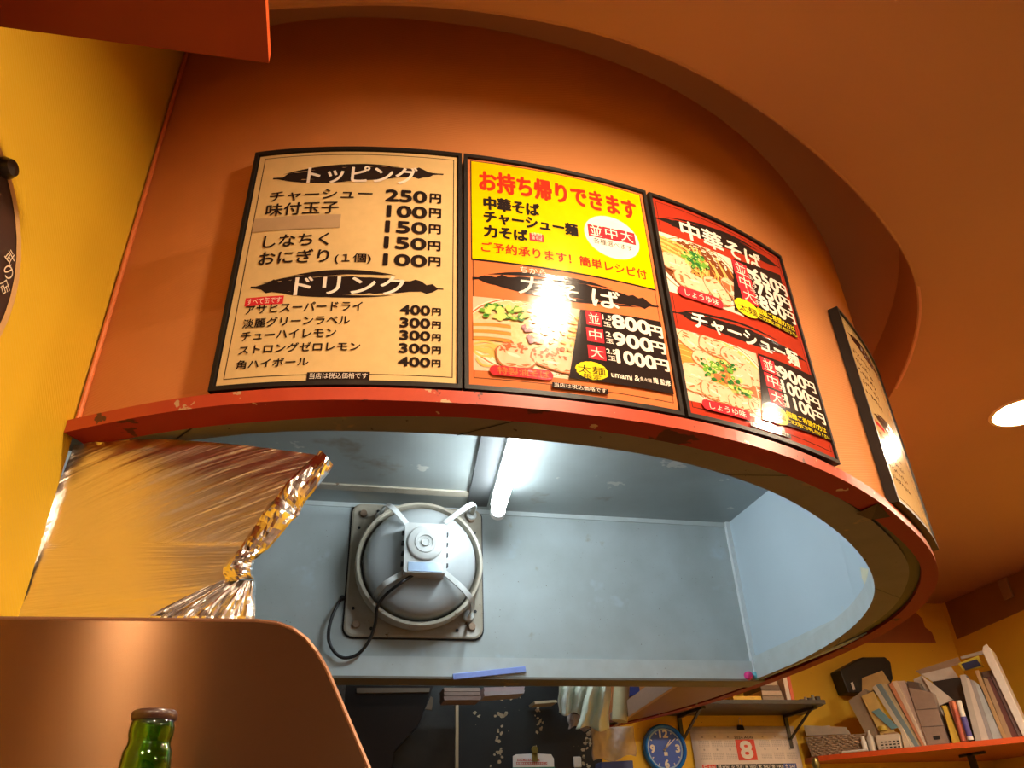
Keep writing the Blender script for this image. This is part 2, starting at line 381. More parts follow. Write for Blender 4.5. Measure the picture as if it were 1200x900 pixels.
for k, (x0, x1) in enumerate(((-1.12, -1.04), (-.86, -.78), (-.70, -.60), (-.50, -.42))):
    mb = MB(); mb.box((x0, YF, -1.4), (x1, YF+.05, ZC)); struct(mb.build('trim_added_post', DKW if k % 2 else mat('added brown post', (.24, .11, .05), .5)))  # unseen posts added as upright stripes for the brown partition's reflection
mb = MB(); mb.box((-1.4, YF, -1.45), (XR, YB, -1.4)); struct(mb.build('floor', mat('brown floor', (.13, .095, .07), .5, noise=(5, (.10, .07, .05), .7))))
# brown upper wall band on the right and back walls
BAND = mat('brown upper wall', (.30, .13, .03), .6, noise=(5, (.26, .11, .025), .5))
mb = MB(); q = [Vector((XR-.004, 3.645, ZC-.002)), Vector((XR-.004, 3.645, .918)), Vector((XR-.004, 3.1, .95)), Vector((XR-.004, 1.5, .97)), Vector((XR-.004, 1.5, ZC-.002))]
mb.ext(q, (.004, 0, 0)); mb2 = mb.build('trim_right_band', BAND); struct(mb2)
mb = MB(); q = [ony(px, py, YB-.004) for px, py in ((985, 753), (1097, 753), (1092, 741), (1084, 735), (1081, 725), (1060, 700), (985, 700))]
q = [Vector((min(p.x, XR), p.y, min(p.z, ZC-.002))) for p in q]
mb.ext(q, (0, .004, 0)); struct(mb.build('trim_back_band', mat('orange brown band', (.36, .12, .04), .6, noise=(5, (.28, .09, .03), .5))))
# small grey plate on the right wall band
a = onx(1178, 690, XR-.012)
mb = MB(); mb.box((XR-.016, a.y-.03, a.z-.05), (XR-.004, a.y+.03, a.z+.05)); tag(mb.build('wall_plate', mat('brown plate', (.34, .2, .1), .4), bevel=.003), 'small brown plate on the dark band high on the right wall', 'wall plate')

# ------------------------------------------------------------------ ceiling lamps
TRIM = mat('cream lamp ring', (.8, .62, .42), .3)
for i, (x, y) in enumerate(LAMP_POS):
    lab = ['bright downlight set in the ceiling straight before the menus', 'glowing round downlight in the orange ceiling at the right edge', 'downlight in the ceiling to the right of the guests',
           'downlight in the ceiling behind the viewer on the left', 'downlight in the ceiling behind the viewer on the right', 'added unseen downlight that brightens the yellow left wall behind the viewer', 'added unseen downlight that brightens the right and back walls by the corner shelf'][i]
    t = thing('downlight', (x, y, ZC), lab, 'lamp', 'ceiling downlights')
    mb = MB(); mb.lathe([(LR, .035), (LR, 0), (LR+.003, -.004), (LR+.012, -.004), (LR+.014, 0)], (x, y, ZC)); mb.build('lamp_ring', TRIM, t, smooth=True)
    br = .048 if i == 0 else .072
    bm_ = mat('lamp bulb %d' % (i == 0), (1, .9, .8), .5, emit=(LAMP_COL, LAMP_E*(.072/br)**2*(.9 if i == 0 else 1)))
    mb = MB(); prof = [(.0005, -.002)]+[(br*math.sin(a), .018-.020*math.cos(a)) for a in [PI/2*k/6 for k in range(1, 7)]]
    mb.lathe(prof, (x, y, ZC), cap=True, n=24); mb.build('bulb', bm_, t, smooth=True)
    mb = MB(); mb.lathe([(.0005, .036), (LR, .036)], (x, y, ZC), cap=True, n=24); mb.build('housing', TRIM, t)

# ------------------------------------------------------------------ hood tube light
A = onz(608, 512, HZ-.055); B = onz(584, 592, HZ-.055); dv = (B-A).normalized(); A = A-dv*.16
t = thing('fluorescent_lamp', (A+B)/2, 'glowing white fluorescent tube lamp fixed to the steel hood ceiling', 'lamp')
mb = MB(); mb.tube([A+dv*.01, B-dv*.01], .026, 16); mb.build('tube', mat('lit tube', (1, 1, 1), .5, emit=((.80, .92, 1), TUBE_E)), t, smooth=True)
sd = dv.cross(Vector((0, 0, 1))).normalized()
X = Matrix.Translation(A) @ Matrix((( -sd.x, dv.x, 0, 0), (-sd.y, dv.y, 0, 0), (0, 0, 1, 0), (0, 0, 0, 1)))
ln = (B-A).length
mb = MB(); mb.box((-.022, -.01, .022), (.022, ln+.01, .053), X=X); mb.build('batten', mat('white batten', (.75, .78, .78), .4), t, bevel=.004)
for k, yy in enumerate((-.012, ln-.012)):
    mb = MB(); mb.box((-.013, yy, -.02), (.013, yy+.024, .024), X=X); mb.build('lamp_holder', MATS['white batten'], t, bevel=.004)
mb = MB(); c = X @ Vector((0, ln+.004, -.016)); mb.lathe([(.024, 0), (.026, .006), (.026, .026), (.018, .034)], c, axis=dv, n=20, cap=True); mb.build('starter', mat('white cap', (.85, .85, .83), .35), t, smooth=True)
# thin dark strip under the hood ceiling, left of the tube
mb = MB(); mb.box((.024, -.02, .0475), (.095, ln+.13, .0535), X=X); mb.build('flat_plate', mat('dark grey strip', (.05, .052, .05), .6), t)

# a second tube in the kitchen, behind the hood wall
kt = thing('fluorescent_lamp', (.75, 3.15, 1.0), 'white fluorescent tube lamp in the kitchen behind the hood wall', 'lamp')
mb = MB(); mb.tube([(.45, 3.15, 1.0), (1.05, 3.15, 1.0)], .016, 12); mb.build('tube', mat('kitchen tube', (1, 1, 1), .5, emit=((.80, .92, 1), 9.0)), kt, smooth=True)
mb = MB(); mb.box((.42, 3.12, 1.03), (1.08, 3.18, 1.07)); mb.build('batten', MATS['white batten'], kt, bevel=.004)
mb = MB(); mb.box((.55, 3.14, 1.07), (.57, 3.16, ZR)); mb.box((.93, 3.14, 1.07), (.95, 3.16, ZR)); mb.build('hanger', MATS['white batten'], kt)
# ------------------------------------------------------------------ menu boards
TXT = {}
def text_mesh(body, off=0., res=4, shear=0):
    k = (body, off, shear)
    if k in TXT: return TXT[k]
    c = bpy.data.curves.new('text', 'FONT'); c.body = body; c.resolution_u = res; c.offset = off; c.shear = shear
    o = bpy.data.objects.new('text', c); COL.objects.link(o); me = bpy.data.meshes.new_from_object(o)
    vs = [(v.co.x, v.co.y) for v in me.vertices]; fs = [tuple(p.vertices) for p in me.polygons]
    bpy.data.objects.remove(o); bpy.data.curves.remove(c); bpy.data.meshes.remove(me)
    x0 = min(v[0] for v in vs); x1 = max(v[0] for v in vs); y0 = min(v[1] for v in vs); y1 = max(v[1] for v in vs)
    TXT[k] = ([((x-x0)/(x1-x0), (y-y0)/(y1-y0)) for x, y in vs], fs); return TXT[k]
class Chart:
    """a printed surface: fn(u, v, lift) -> point; inv(px, py) -> (u, v)"""
    def __init__(s, fn, inv, maxlen=.02): s.fn = fn; s.inv = inv; s.ml = maxlen
    def poly(s, pts, lift, mi=0, mb=None):
        mb = mb or MB(); tr = [[pts[i] for i in t] for t in tessellate_polygon([[Vector((p[0], p[1], 0)) for p in pts]])]
        if s.ml:
            out = []; st = tr
            while st:
                t = st.pop(); L = [abs(t[i][0]-t[(i+1) % 3][0]) for i in range(3)]; k = L.index(max(L))
                if L[k] > s.ml:
                    a, b, c = t[k], t[(k+1) % 3], t[(k+2) % 3]; m = ((a[0]+b[0])/2, (a[1]+b[1])/2); st += [[a, m, c], [m, b, c]]
                else: out.append(t)
            tr = out
        for t in tr:
            ar = (t[1][0]-t[0][0])*(t[2][1]-t[0][1])-(t[2][0]-t[0][0])*(t[1][1]-t[0][1])
            if ar < 0: t = t[::-1]
            mb.add([s.fn(p[0], p[1], lift) for p in t], [(0, 1, 2)], mi)
        return mb
    def rect(s, a, b, lift, mi=0, mb=None):
        n = max(1, int(abs(b[0]-a[0])/.02)) if s.ml else 1; mb = mb or MB()
        us = [a[0]+(b[0]-a[0])*i/n for i in range(n+1)]
        mb.grid([[s.fn(u, v, lift) for u in us] for v in (a[1], b[1])], mi); return mb
    def frame(s, a, b, w, lift, mi=0, mb=None):
        mb = mb or MB()
        for p, q in (((a[0], a[1]), (b[0], a[1]+w)), ((a[0], b[1]-w), (b[0], b[1])), ((a[0], a[1]+w), (a[0]+w, b[1]-w)), ((b[0]-w, a[1]+w), (b[0], b[1]-w))): s.rect(p, q, lift, mi, mb)
        return mb
    def text(s, body, a, b, lift, m, parent, off=0., name='lettering', shear=0):
        vs, fs = text_mesh(body, 0., shear=shear); mb = MB(); H = b[1]-a[1]; off = 0 if off <= .01 else off; w = off*H*(1.0 if off < .04 else 1.15)
        sh_ = [(0, 0)] if w <= 0 else [(w*math.cos(q), w*math.sin(q)) for q in [k*PI/(3 if off < .035 else 4) for k in range(6 if off < .035 else 8)]]
        for k, (dx, dy) in enumerate(sh_):
            mb.add([s.fn(a[0]+w+(b[0]-a[0]-2*w)*x+dx, a[1]+w+(b[1]-a[1]-2*w)*y+dy, lift+k*5e-5) for x, y in vs], fs)
        return mb.build(name, m, parent, fix=False)
    def ellipse(s, c, rx, ry, lift, mi=0, mb=None, n=36, jag=0):
        return s.poly([(c[0]+rx*math.cos(a)*(1+jag*random.uniform(-1, 1)), c[1]+ry*math.sin(a)*(1+jag*random.uniform(-1, 1))) for a in [2*PI*k/n for k in range(n)]], lift, mi, mb)
def pm(name, col, rough=.12, noise=None): return mat('print '+name, col, rough, spec=.35, noise=noise)
PAPER = pm('cream paper', (.72, .49, .22)); INK = pm('black ink', (.022, .014, .012)); PYEL = pm('yellow', (.80, .52, .0)); PORA = pm('orange', (.62, .17, .055))
PRED = pm('red', (.60, .03, .012)); PRED2 = pm('deep red', (.42, .035, .015)); PWH = pm('white', (.86, .74, .62)); PTAG = pm('tag red', (.68, .03, .04)); PTAN = mat('tape', (.46, .30, .16), .55)
TYEL = pm('text yellow', (.88, .66, .02)); LINE = pm('thin line', (.03, .02, .015))
OFFB = .017; THK = .016       # face of the boards stands this far off the drum
DCH = Chart(lambda u, v, l: drum(u, v, OFFB+l*.5), todrum)
def c1(x, y): return todrum(240+x*.3444, 160+y*.3444)
def c2(x, y): return todrum(530+x*.3556, 170+y*.3556)
def c3(x, y): return todrum(740+x*.3556, 220+y*.3556)
def fixoff(f):      # print lies OFFB in front of the drum: intersect the ray with the shifted curve
    def g(x, y):
        u, v = f(x, y)
        p = drum(u, v, OFFB); k = Vector(p.xy).length/max(1e-6, Vector(drum(u, v).xy).length)
        # one correction step along the ray
        q = f0(p, k, u, v); return q
    def f0(p, k, u, v):
        return (u + dtan(u).dot(Vector(drum(u, 0).xy).normalized())*(-OFFB)/max(.15, -dnor(u).dot(Vector(drum(u, 0).xy).normalized())) * 1.0,
                v*(1-OFFB/max(.15, -dnor(u).dot(Vector(drum(u, 0).xy).normalized()))/Vector(drum(u, 0).xy).length))
    return g
c1, c2, c3 = fixoff(c1), fixoff(c2), fixoff(c3)
L1, L2, L3, L4 = .0006, .0011, .0016, .0021

def board(a, b, label):
    t = thing('menu_board', drum((a[0]+b[0])/2, a[1], OFFB), label, 'menu board')
    mb = MB(); us = drange(a[0], b[0], .015); rows = []
    for u in us: rows.append([drum(u, a[1], .001), drum(u, b[1], .001), drum(u, b[1], OFFB-.001), drum(u, a[1], OFFB-.001)])
    o = 0; mb.grid(rows, closed=True); n = len(us)-1; mb.f += [(0, 1, 2, 3), (n*4+3, n*4+2, n*4+1, n*4)]; mb.m += [0, 0]
    mb.build('backing_board', BLACKF, t)
    # raised frame on all four sides
    w = .0065
    mb = MB()
    for z0, z1 in ((a[1], a[1]+w), (b[1]-w, b[1])):
        mb.grid([[drum(u, z0, OFFB-.001), drum(u, z1, OFFB-.001), drum(u, z1, OFFB+.0035), drum(u, z0, OFFB+.0035)] for u in us], closed=True)
    for u0, u1 in ((a[0], a[0]+w*.8), (b[0]-w*.8, b[0])):
        mb.prism([drum(u0, a[1], OFFB-.001), drum(u1, a[1], OFFB-.001), drum(u1, a[1], OFFB+.0035), drum(u0, a[1], OFFB+.0035)],
                 [drum(u0, b[1], OFFB-.001), drum(u1, b[1], OFFB-.001), drum(u1, b[1], OFFB+.0035), drum(u0, b[1], OFFB+.0035)])
    mb.build('frame', BLACKF, t)
    return t
def brush_banner(a, b, h, parent, seed, mtl=INK):
    """a torn brush stroke from a to b (chart coordinates), half height h"""
    R = random.Random(seed); mb = MB(); n = 34; top = []; bot = []
    for i in range(n+1):
        t = i/n; e = max(0, math.sin(PI*min(1, max(0, (t-.06)/.88))))**.55; u = a[0]+(b[0]-a[0])*t; v = a[1]+(b[1]-a[1])*t
        end = .3 if .03 < t < .16 or .84 < t < .97 else .05
        top.append((u, v+h*(.62*e+end*R.random())+R.uniform(-.06, .06)*h)); bot.append((u, v-h*(.62*e+end*R.random())-R.uniform(-.06, .06)*h-.002))
    DCH.poly(top+bot[::-1], L1, 0, mb)
    for sgn in (1, -1):
        for k in range(5):
            t0 = R.uniform(.05, .35); t1 = t0+R.uniform(.3, .55); t1 = min(.97, t1); off = R.uniform(.72, 1.05)*h; th = h*R.uniform(.07, .17)
            pt = []; pb = []
            for i in range(13):
                q = i/12; t = t0+(t1-t0)*q; e = math.sin(PI*t)**.6; u = a[0]+(b[0]-a[0])*t; v = a[1]+(b[1]-a[1])*t+sgn*off*e
                pt.append((u, v+th*math.sin(PI*q)+1e-4)); pb.append((u, v-th*math.sin(PI*q)-1e-4))
            DCH.poly(pt+pb[::-1], L1, 0, mb)
    mb.build('brush_stroke', mtl, parent, fix=False)
def HT(f, body, lb):
    dg = body.isdigit() and len(body) > 2
    if f is c1: return (42 if lb[1] < 460 else 34) if dg else (33 if lb[1] < 460 else 25) if body == '円' else {'チャーシュー': 34, '味付玉子': 42, 'しなちく': 42, 'おにぎり': 45, '(１個)': 36, 'トッピング': 60, 'ドリンク': 64}.get(body, 20 if 'です' in body else 31)
    tb = {'当店は税込価格です': 14, '並': 34, '中': 34, '大': 34, '1': 15, '2': 16, '1.5': 16, '2.5': 16, '玉': 15, '太麺': 26, '限定': 16}
    if f is c2: tb.update({'お持ち帰りできます': 70, '中華そば': 45, 'チャーシュー麺': 43, '力そば': 41, 'ちから': 20, '力': 60, 'そ': 50, 'ば': 60, '特製油そば': 25, 'ご予約承ります！簡単レシピ付': 34, 'umami &': 19, '魚々麺': 13, '庵 監修': 19, '各種選べます': 18, '特製': 11, '油そば': 11}); return 46 if dg else 37 if body == '円' else tb[body]
    tb.update({'中華そば': 58, 'チャーシュー麺': 54, '太麺': 22, '細麺ご希望の方は': 19, 'ご注文時にお申し付け下さい': 13, 'しょうゆ味': 21, '玉': 12, '1': 13, '2': 13, '1.5': 13, '当店は税込価格です': 12}); return 40 if dg else 32 if body == '円' else tb[body]
def top(f, lb, rt, h): return (f(*rt)[0], f(lb[0], lb[1]-h)[1])
def T(f, body, lb, rt, m, parent, off=.0, lift=L3, shear=0): return DCH.text(body, f(*lb), top(f, lb, rt, HT(f, body, lb)), lift, m, parent, off, shear=shear)
def R_(f, lb, rt, m, parent, name, lift=L1):
    h = {'size_tile': 44 if f is c2 else 42}.get(name) or (25 if f is c2 and rt[0] < 320 else 18 if f is c2 else 15 if f is c3 else lb[1]-rt[1])
    if name == 'size_tile' and lift == .0016: h = 38
    return DCH.rect(f(*lb), top(f, lb, rt, h), lift).build(name, m, parent, fix=False)
def paper(f, lb, rt, m, parent, lift=.0001): return R_(f, lb, rt, m, parent, 'printed_sheet', lift)

# --- board 1
b0, b1 = c1(12, 876), c1(874, 62); ZT = (b1[1]+.0); 
m1 = board((b0[0], ZB+.0225), (b1[0], ZT), 'cream menu board listing toppings and drinks, leftmost of the boards on the drum')
pa, pb_ = (b0[0]+.0075, ZB+.031), (b1[0]-.0065, ZT-.0075)
DCH.rect(pa, pb_, .0001).build('printed_sheet', PAPER, m1, fix=False)
mb = DCH.frame((pa[0]+.008, pa[1]+.008), (pb_[0]-.005, pb_[1]-.006), .0012, .0004); mb.build('border_line', LINE, m1, fix=False)
brush_banner(c1(232, 143), c1(812, 128), .0185, m1, 1); brush_banner(c1(155, 515), c1(812, 518), .0215, m1, 2)
T(c1, 'トッピング', (345, 163), (725, 100), PWH, m1, .02); T(c1, 'ドリンク', (300, 542), (682, 478), PWH, m1, .02)
for body, lb, rt in [('チャーシュー', (217, 226), (572, 188)), ('味付玉子', (204, 275), (458, 232)), ('しなちく', (195, 382), (425, 338)), ('おにぎり', (180, 440), (425, 393)), ('(１個)', (440, 434), (567, 399)),
                     ('アサヒスーパードライ', (135, 608), (537, 574)), ('淡麗グリーンラベル', (126, 655), (495, 618)), ('チューハイレモン', (120, 698), (448, 661)), ('ストロングゼロレモン', (113, 745), (530, 706)), ('角ハイボール', (103, 795), (355, 758))]:
    T(c1, body, lb, rt, INK, m1, .018)
for body, lb, rt, y2 in [('250', (612, 222), (757, 180), ((765, 227), (805, 193))), ('100', (617, 275), (757, 232), ((763, 277), (805, 245))), ('150', (612, 328), (757, 284), ((762, 332), (804, 298))),
                         ('150', (608, 382), (755, 338), ((758, 389), (803, 354))), ('100', (605, 440), (757, 392), ((760, 442), (803, 408))), ('400', (663, 606), (768, 572), ((773, 609), (804, 584))),
                         ('300', (662, 650), (768, 615), ((773, 654), (804, 626))), ('300', (661, 693), (768, 658), ((773, 697), (804, 670))), ('300', (659, 737), (768, 702), ((773, 740), (804, 712))), ('400', (656, 783), (768, 746), ((772, 785), (803, 757)))]:
    T(c1, body, lb, rt, INK, m1, .045); T(c1, '円', y2[0], y2[1], INK, m1, .035)
o = R_(c1, (160, 328), (462, 283), PTAN, m1, 'masking_tape', L3); o['label'] = 'tan masking tape covering one line'
R_(c1, (134, 579), (268, 551), PTAG, m1, 'price_note'); T(c1, 'すべて缶です', (143, 574), (260, 556), PWH, m1, .01)
R_(c1, (345, 831), (562, 803), INK, m1, 'price_note', L2); T(c1, '当店は税込価格です', (355, 826), (554, 808), PWH, m1, .01)

# --- food pictures (flat prints)
FM = [pm('photo ground', (.70, .52, .36), noise=(30, (.6, .4, .25), .6)), pm('bowl white', (.82, .68, .52)), pm('broth', (.20, .05, .015)), pm('noodle', (.80, .46, .12)), pm('pork', (.78, .42, .24), noise=(120, (.82, .52, .34), .8)),
      pm('pork rim', (.42, .14, .05)), pm('menma', (.66, .26, .05)), pm('leek', (.16, .36, .04)), pm('leek pale', (.50, .60, .16)), pm('leek dark', (.03, .15, .03)), pm('chilli', (.72, .12, .04)), pm('onion', (.24, .08, .12)),
      pm('oil noodles', (.72, .38, .14), noise=(200, (.84, .60, .34), .9))]
def clip(poly, a, b):
    for ax, lim, sg in ((0, a[0], 1), (0, b[0], -1), (1, a[1], 1), (1, b[1], -1)):
        out = []
        for i in range(len(poly)):
            p, q = poly[i-1], poly[i]; ip = sg*(p[ax]-lim) >= 0; iq = sg*(q[ax]-lim) >= 0
            if ip != iq: k = (lim-p[ax])/(q[ax]-p[ax]); out.append((p[0]+(q[0]-p[0])*k, p[1]+(q[1]-p[1])*k))
            if iq: out.append(q)
        poly = out
        if len(poly) < 3: return None
    return poly
def food(a, b, kind, parent, label, seed):
    R = random.Random(seed); mb = MB(); w = b[0]-a[0]; h = b[1]-a[1]; cnt = [0]
    def P(pts, mi):
        q = clip([(a[0]+x*w, a[1]+y*h) for x, y in pts], a, b)
        if q: cnt[0] += 1; DCH.poly(q, .0008+cnt[0]*.000012, mi, mb)
    def ell(cx, cy, rx, ry, mi, rot=0, jag=0, n=18, pw=1.):
        pts = []
        for k in range(n):
            t = 2*PI*k/n; c, s = math.cos(t), math.sin(t); c = abs(c)**pw*(1 if c > 0 else -1); s = abs(s)**pw*(1 if s > 0 else -1)
            j = 1+jag*R.uniform(-1, 1); x, y = rx*c*j, ry*s*j; pts.append((cx+x*math.cos(rot)-y*math.sin(rot), cy+x*math.sin(rot)+y*math.cos(rot)))
        P(pts, mi)
    def stick(x0, y0, x1, y1, wd, mi, bend=0.):
        n = 7; dx, dy = x1-x0, y1-y0; L = math.hypot(dx, dy); nx, ny = -dy/L, dx/L; A_, B_ = [], []
        for i in range(n+1):
            t = i/n; o_ = bend*math.sin(PI*t); x = x0+dx*t+nx*o_; y = y0+dy*t+ny*o_; A_.append((x+nx*wd/2, y+ny*wd/2)); B_.append((x-nx*wd/2, y-ny*wd/2))
        for i in range(n): P([A_[i], A_[i+1], B_[i+1], B_[i]], mi)
    def slice_(cx, cy, rx, ry, rot):
        ell(cx, cy, rx*1.05, ry*1.06, 5, rot, .03, 16, .75); ell(cx+.006, cy+.01, rx, ry, 4, rot, .03, 16, .75)
        ell(cx+R.uniform(-.3, .3)*rx, cy+R.uniform(-.3, .3)*ry, rx*.35, ry*.12, 1, rot+R.uniform(-.5, .5), .1, 10)
    def greens(cx, cy, rx, ry, n):
        for k in range(n):
            t = R.uniform(0, 2*PI); q = math.sqrt(R.random()); x = cx+rx*q*math.cos(t); y = cy+ry*q*math.sin(t); s_ = R.uniform(.02, .042)
            ell(x, y, s_, s_*.8, R.choice([7, 7, 8, 9, 9]), R.uniform(0, 3), .15, 9)
            if k % 3 == 0: ell(x, y, s_*.4, s_*.3, 8, 0, 0, 7)
    P([(0, 0), (1, 0), (1, 1), (0, 1)], 1 if kind == 'soy' else 0)
    ell(.5, .52, .60, .54, 1, n=36); ell(.5, .52, .585, .525, 10 if kind == 'oil' else 5, n=36); ell(.5, .52, .57, .51, 1, n=36)
    if kind == 'soy':
        ell(.5, .53, .53, .46, 2, n=36)
        for k in range(26): x = R.uniform(.35, .95); y = R.uniform(.45, .95); stick(x, y, x+R.uniform(-.1, .2), y-R.uniform(.25, .5), .022, R.choice([3, 3, 6]), R.uniform(-.05, .08))
        for k in range(8): stick(.0, .92-.035*k, .45, .78-.05*k+R.uniform(-.02, .02), .035, 6 if k % 2 else 3, .02)
        slice_(.16, .50, .19, .14, -.15); slice_(.33, .26, .22, .15, -.25); slice_(.66, .26, .13, .22, .5); slice_(.92, .36, .12, .22, .6)
        greens(.44, .66, .17, .15, 60)
    elif kind == 'pork':
        ell(.5, .53, .54, .47, 3, n=36)
        for k in range(10): stick(-.02, .80-.04*k, .30, .72-.04*k+R.uniform(-.02, .02), .035, 6, .03)
        for cx, cy, rx, ry, ro in [(.18, .84, .17, .12, -.6), (.42, .86, .17, .13, -.2), (.66, .78, .17, .12, -.5), (.86, .62, .14, .14, -.8), (.88, .38, .14, .13, 0), (.14, .40, .17, .13, .2), (.10, .22, .14, .10, -.2), (.36, .20, .19, .13, -.1), (.64, .15, .17, .12, .3), (.86, .16, .14, .12, .2), (.30, .60, .17, .12, -.5), (.68, .52, .15, .14, 0)]: slice_(cx, cy, rx, ry, ro)
        for k in range(30): ell(.46+R.uniform(-.13, .13), .48+R.uniform(-.13, .13), .04, .03, R.choice([5, 6, 5, 4]), R.uniform(0, 3), .2, 8)
        greens(.36, .52, .16, .16, 26); greens(.66, .38, .14, .12, 22); greens(.55, .62, .12, .08, 12)
    else:
        ell(.5, .53, .56, .48, 12, n=36)
        for k in range(14): x = R.uniform(-.02, .15); y = R.uniform(.16, .36); stick(x, y, x+R.uniform(.12, .25), y-R.uniform(-.02, .14), .028, 3, R.uniform(-.09, .09))
        for k in range(9): x = R.uniform(.72, .85); y = R.uniform(.08, .28); stick(x, y, x+R.uniform(.12, .2), y+R.uniform(-.02, .14), .028, 3, R.uniform(-.06, .06))
        for k in range(6): stick(-.02, .64-.045*k, .33, .66-.05*k, .045, 6 if k % 2 else 4, .012)
        for k in range(60): ell(.72+R.uniform(-.22, .24), .62+R.uniform(-.24, .26), .03, .022, R.choice([3, 4, 10, 12, 1, 3]), R.uniform(0, 3), .2, 8)
        slice_(.36, .22, .17, .16, .1); slice_(.70, .22, .21, .13, -.35)
        for k in range(26): ell(.36+R.uniform(-.13, .1), .34+R.uniform(-.08, .06), .022, .012, 10, R.uniform(0, 3), .2, 7)
        for k in range(26): ell(.66+R.uniform(-.14, .14), .32+R.uniform(-.07, .06), .022, .012, 10, R.uniform(0, 3), .2, 7)
        for k in range(16): ell(.50+R.uniform(-.07, .06), .54+R.uniform(-.11, .1), .035, .02, 11, R.uniform(0, 3), .2, 8)
        greens(.26, .80, .20, .10, 34)
        for k in range(8): ell(.12+R.uniform(-.02, .34), .80+R.uniform(-.07, .09), .05, .03, 8, R.uniform(0, 3), .2, 8)
    mb.build('food_photo', FM, parent, fix=False)['label'] = label

# --- board 2
b0, b1 = c2(40, 800), c2(634, 156)
m2 = board((b0[0], ZB+.0225), (b1[0], ZT), 'yellow and orange menu board with oil noodle photo, second from left on the drum')
pa, pb_ = (b0[0]+.006, ZB+.031), (b1[0]-.006, ZT-.0075)
DCH.rect(pa, pb_, .0001).build('printed_sheet', PORA, m2, fix=False)
mb = DCH.frame((pa[0]+.006, pa[1]+.010), (pb_[0]-.006, pb_[1]-.006), .001, .0004); mb.build('border_line', LINE, m2, fix=False)
ya, yb = c2(66, 374), c2(616, 166)
DCH.rect((ya[0]-.0015, ya[1]-.003), (yb[0]+.0015, yb[1]+.0015), .0006).build('poster_border', INK, m2, fix=False)
pz = DCH.rect(ya, yb, .0010).build('takeaway_poster', PYEL, m2, fix=False)
T(c2, 'お持ち帰りできます', (88, 152), (600, 176), PRED, pz, .035)
for body, lb, rt in [('中華そば', (102, 213), (286, 188)), ('チャーシュー麺', (103, 257), (412, 259)), ('力そば', (103, 303), (247, 271))]: T(c2, body, lb, rt, INK, pz, .04)
R_(c2, (255, 315), (300, 292), PTAG, pz, 'price_note', .0013); T(c2, '特製', (261, 299), (295, 294), PWH, pz, .01, .0018); T(c2, '油そば', (261, 311), (296, 305), PWH, pz, .01, .0018)
ca, cb = c2(527, 305), c2(612, 305); DCH.ellipse(ca, (cb[0]-ca[0])*1.0, (cb[0]-ca[0])*.92, .0013).build('white_disc', PWH, pz, fix=False)
for ch, x0 in (('並', 449), ('中', 500), ('大', 551)):
    yy = 299+(x0-449)*.185
    R_(c2, (x0, yy), (x0+49, yy-30+8), PTAG, pz, 'size_tile', .0016); T(c2, ch, (x0+6, yy-3), (x0+42, yy-26+7), PWH, pz, .01, .0020)
T(c2, '各種選べます', (465, 323), (592, 332), INK, pz, .01, .0017)
T(c2, 'ご予約承ります！簡単レシピ付', (95, 352), (637, 408), PRED, pz, .02)
brush_banner(c2(66, 437), c2(680, 532), .020, m2, 5)
T(c2, '力', (218, 490), (305, 436), PWH, m2, .02, shear=.1); T(c2, 'そ', (358, 508), (412, 458), PWH, m2, .02); T(c2, 'ば', (462, 530), (548, 477), PWH, m2, .02); T(c2, 'ちから', (224, 420), (308, 413), PWH, m2, .01)
food(c2(70, 742), c2(425, 543), 'oil', m2, 'photo of oil noodles with leeks, menma and pork', 11)
bk = [c2(383, 770), c2(728, 824), c2(684, 585), c2(420, 545)]; px2 = DCH.poly(bk, .0052).build('price_panel', INK, m2, fix=False)
Q = .0058; Q2 = .0064
def cap_rect(f, lb, rt, m, parent, lift):
    a = f(*lb); b = top(f, lb, rt, 32); r = (b[1]-a[1])/2; pts = []
    for k in range(9): t = -PI/2+PI*k/8; pts.append((b[0]-r+r*math.cos(t), (a[1]+b[1])/2+r*math.sin(t)))
    for k in range(9): t = PI/2+PI*k/8; pts.append((a[0]+r+r*math.cos(t), (a[1]+b[1])/2+r*math.sin(t)))
    DCH.poly(pts, lift).build('name_label', m, parent, fix=False)
cap_rect(c2, (122, 760), (330, 748), PTAG, m2, Q); T(c2, '特製油そば', (148, 758), (318, 753), PORA, m2, .02, Q2)
for ch, lb, rt in (('並', (441, 594), (487, 560)), ('中', (443, 648), (494, 615)), ('大', (448, 706), (501, 673))):
    R_(c2, lb, rt, PTAG, px2, 'size_tile', Q); T(c2, ch, (lb[0]+7, lb[1]-4), (rt[0]-6, rt[1]+5), PWH, px2, .01, Q2)
for n_, g_, pr, ye in ((('1.5', (493, 578), (520, 566)), ('玉', (497, 600), (520, 586)), ('800', (525, 606), (645, 588)), ((646, 632), (687, 602))),
                       (('2', (504, 634), (519, 620)), ('玉', (505, 655), (528, 642)), ('900', (530, 664), (653, 643)), ((653, 685), (697, 657))),
                       (('2.5', (506, 690), (535, 677)), ('玉', (512, 712), (535, 699)), ('1000', (540, 722), (664, 702)), ((664, 742), (708, 712)))):
    T(c2, n_[0], n_[1], n_[2], PWH, px2, .02, Q); T(c2, g_[0], g_[1], g_[2], PWH, px2, .02, Q); T(c2, pr[0], pr[1], pr[2], PWH, px2, .05, Q); T(c2, '円', ye[0], ye[1], PWH, px2, .035, Q)
ca, cb = c2(458, 747), c2(510, 747); DCH.ellipse(ca, cb[0]-ca[0], (cb[0]-ca[0])*.62, Q, jag=.05).build('yellow_splash', TYEL, px2, fix=False)
T(c2, '太麺', (413, 752), (500, 738), INK, px2, .01, Q2); T(c2, '限定', (432, 772), (488, 760), INK, px2, .01, Q2)
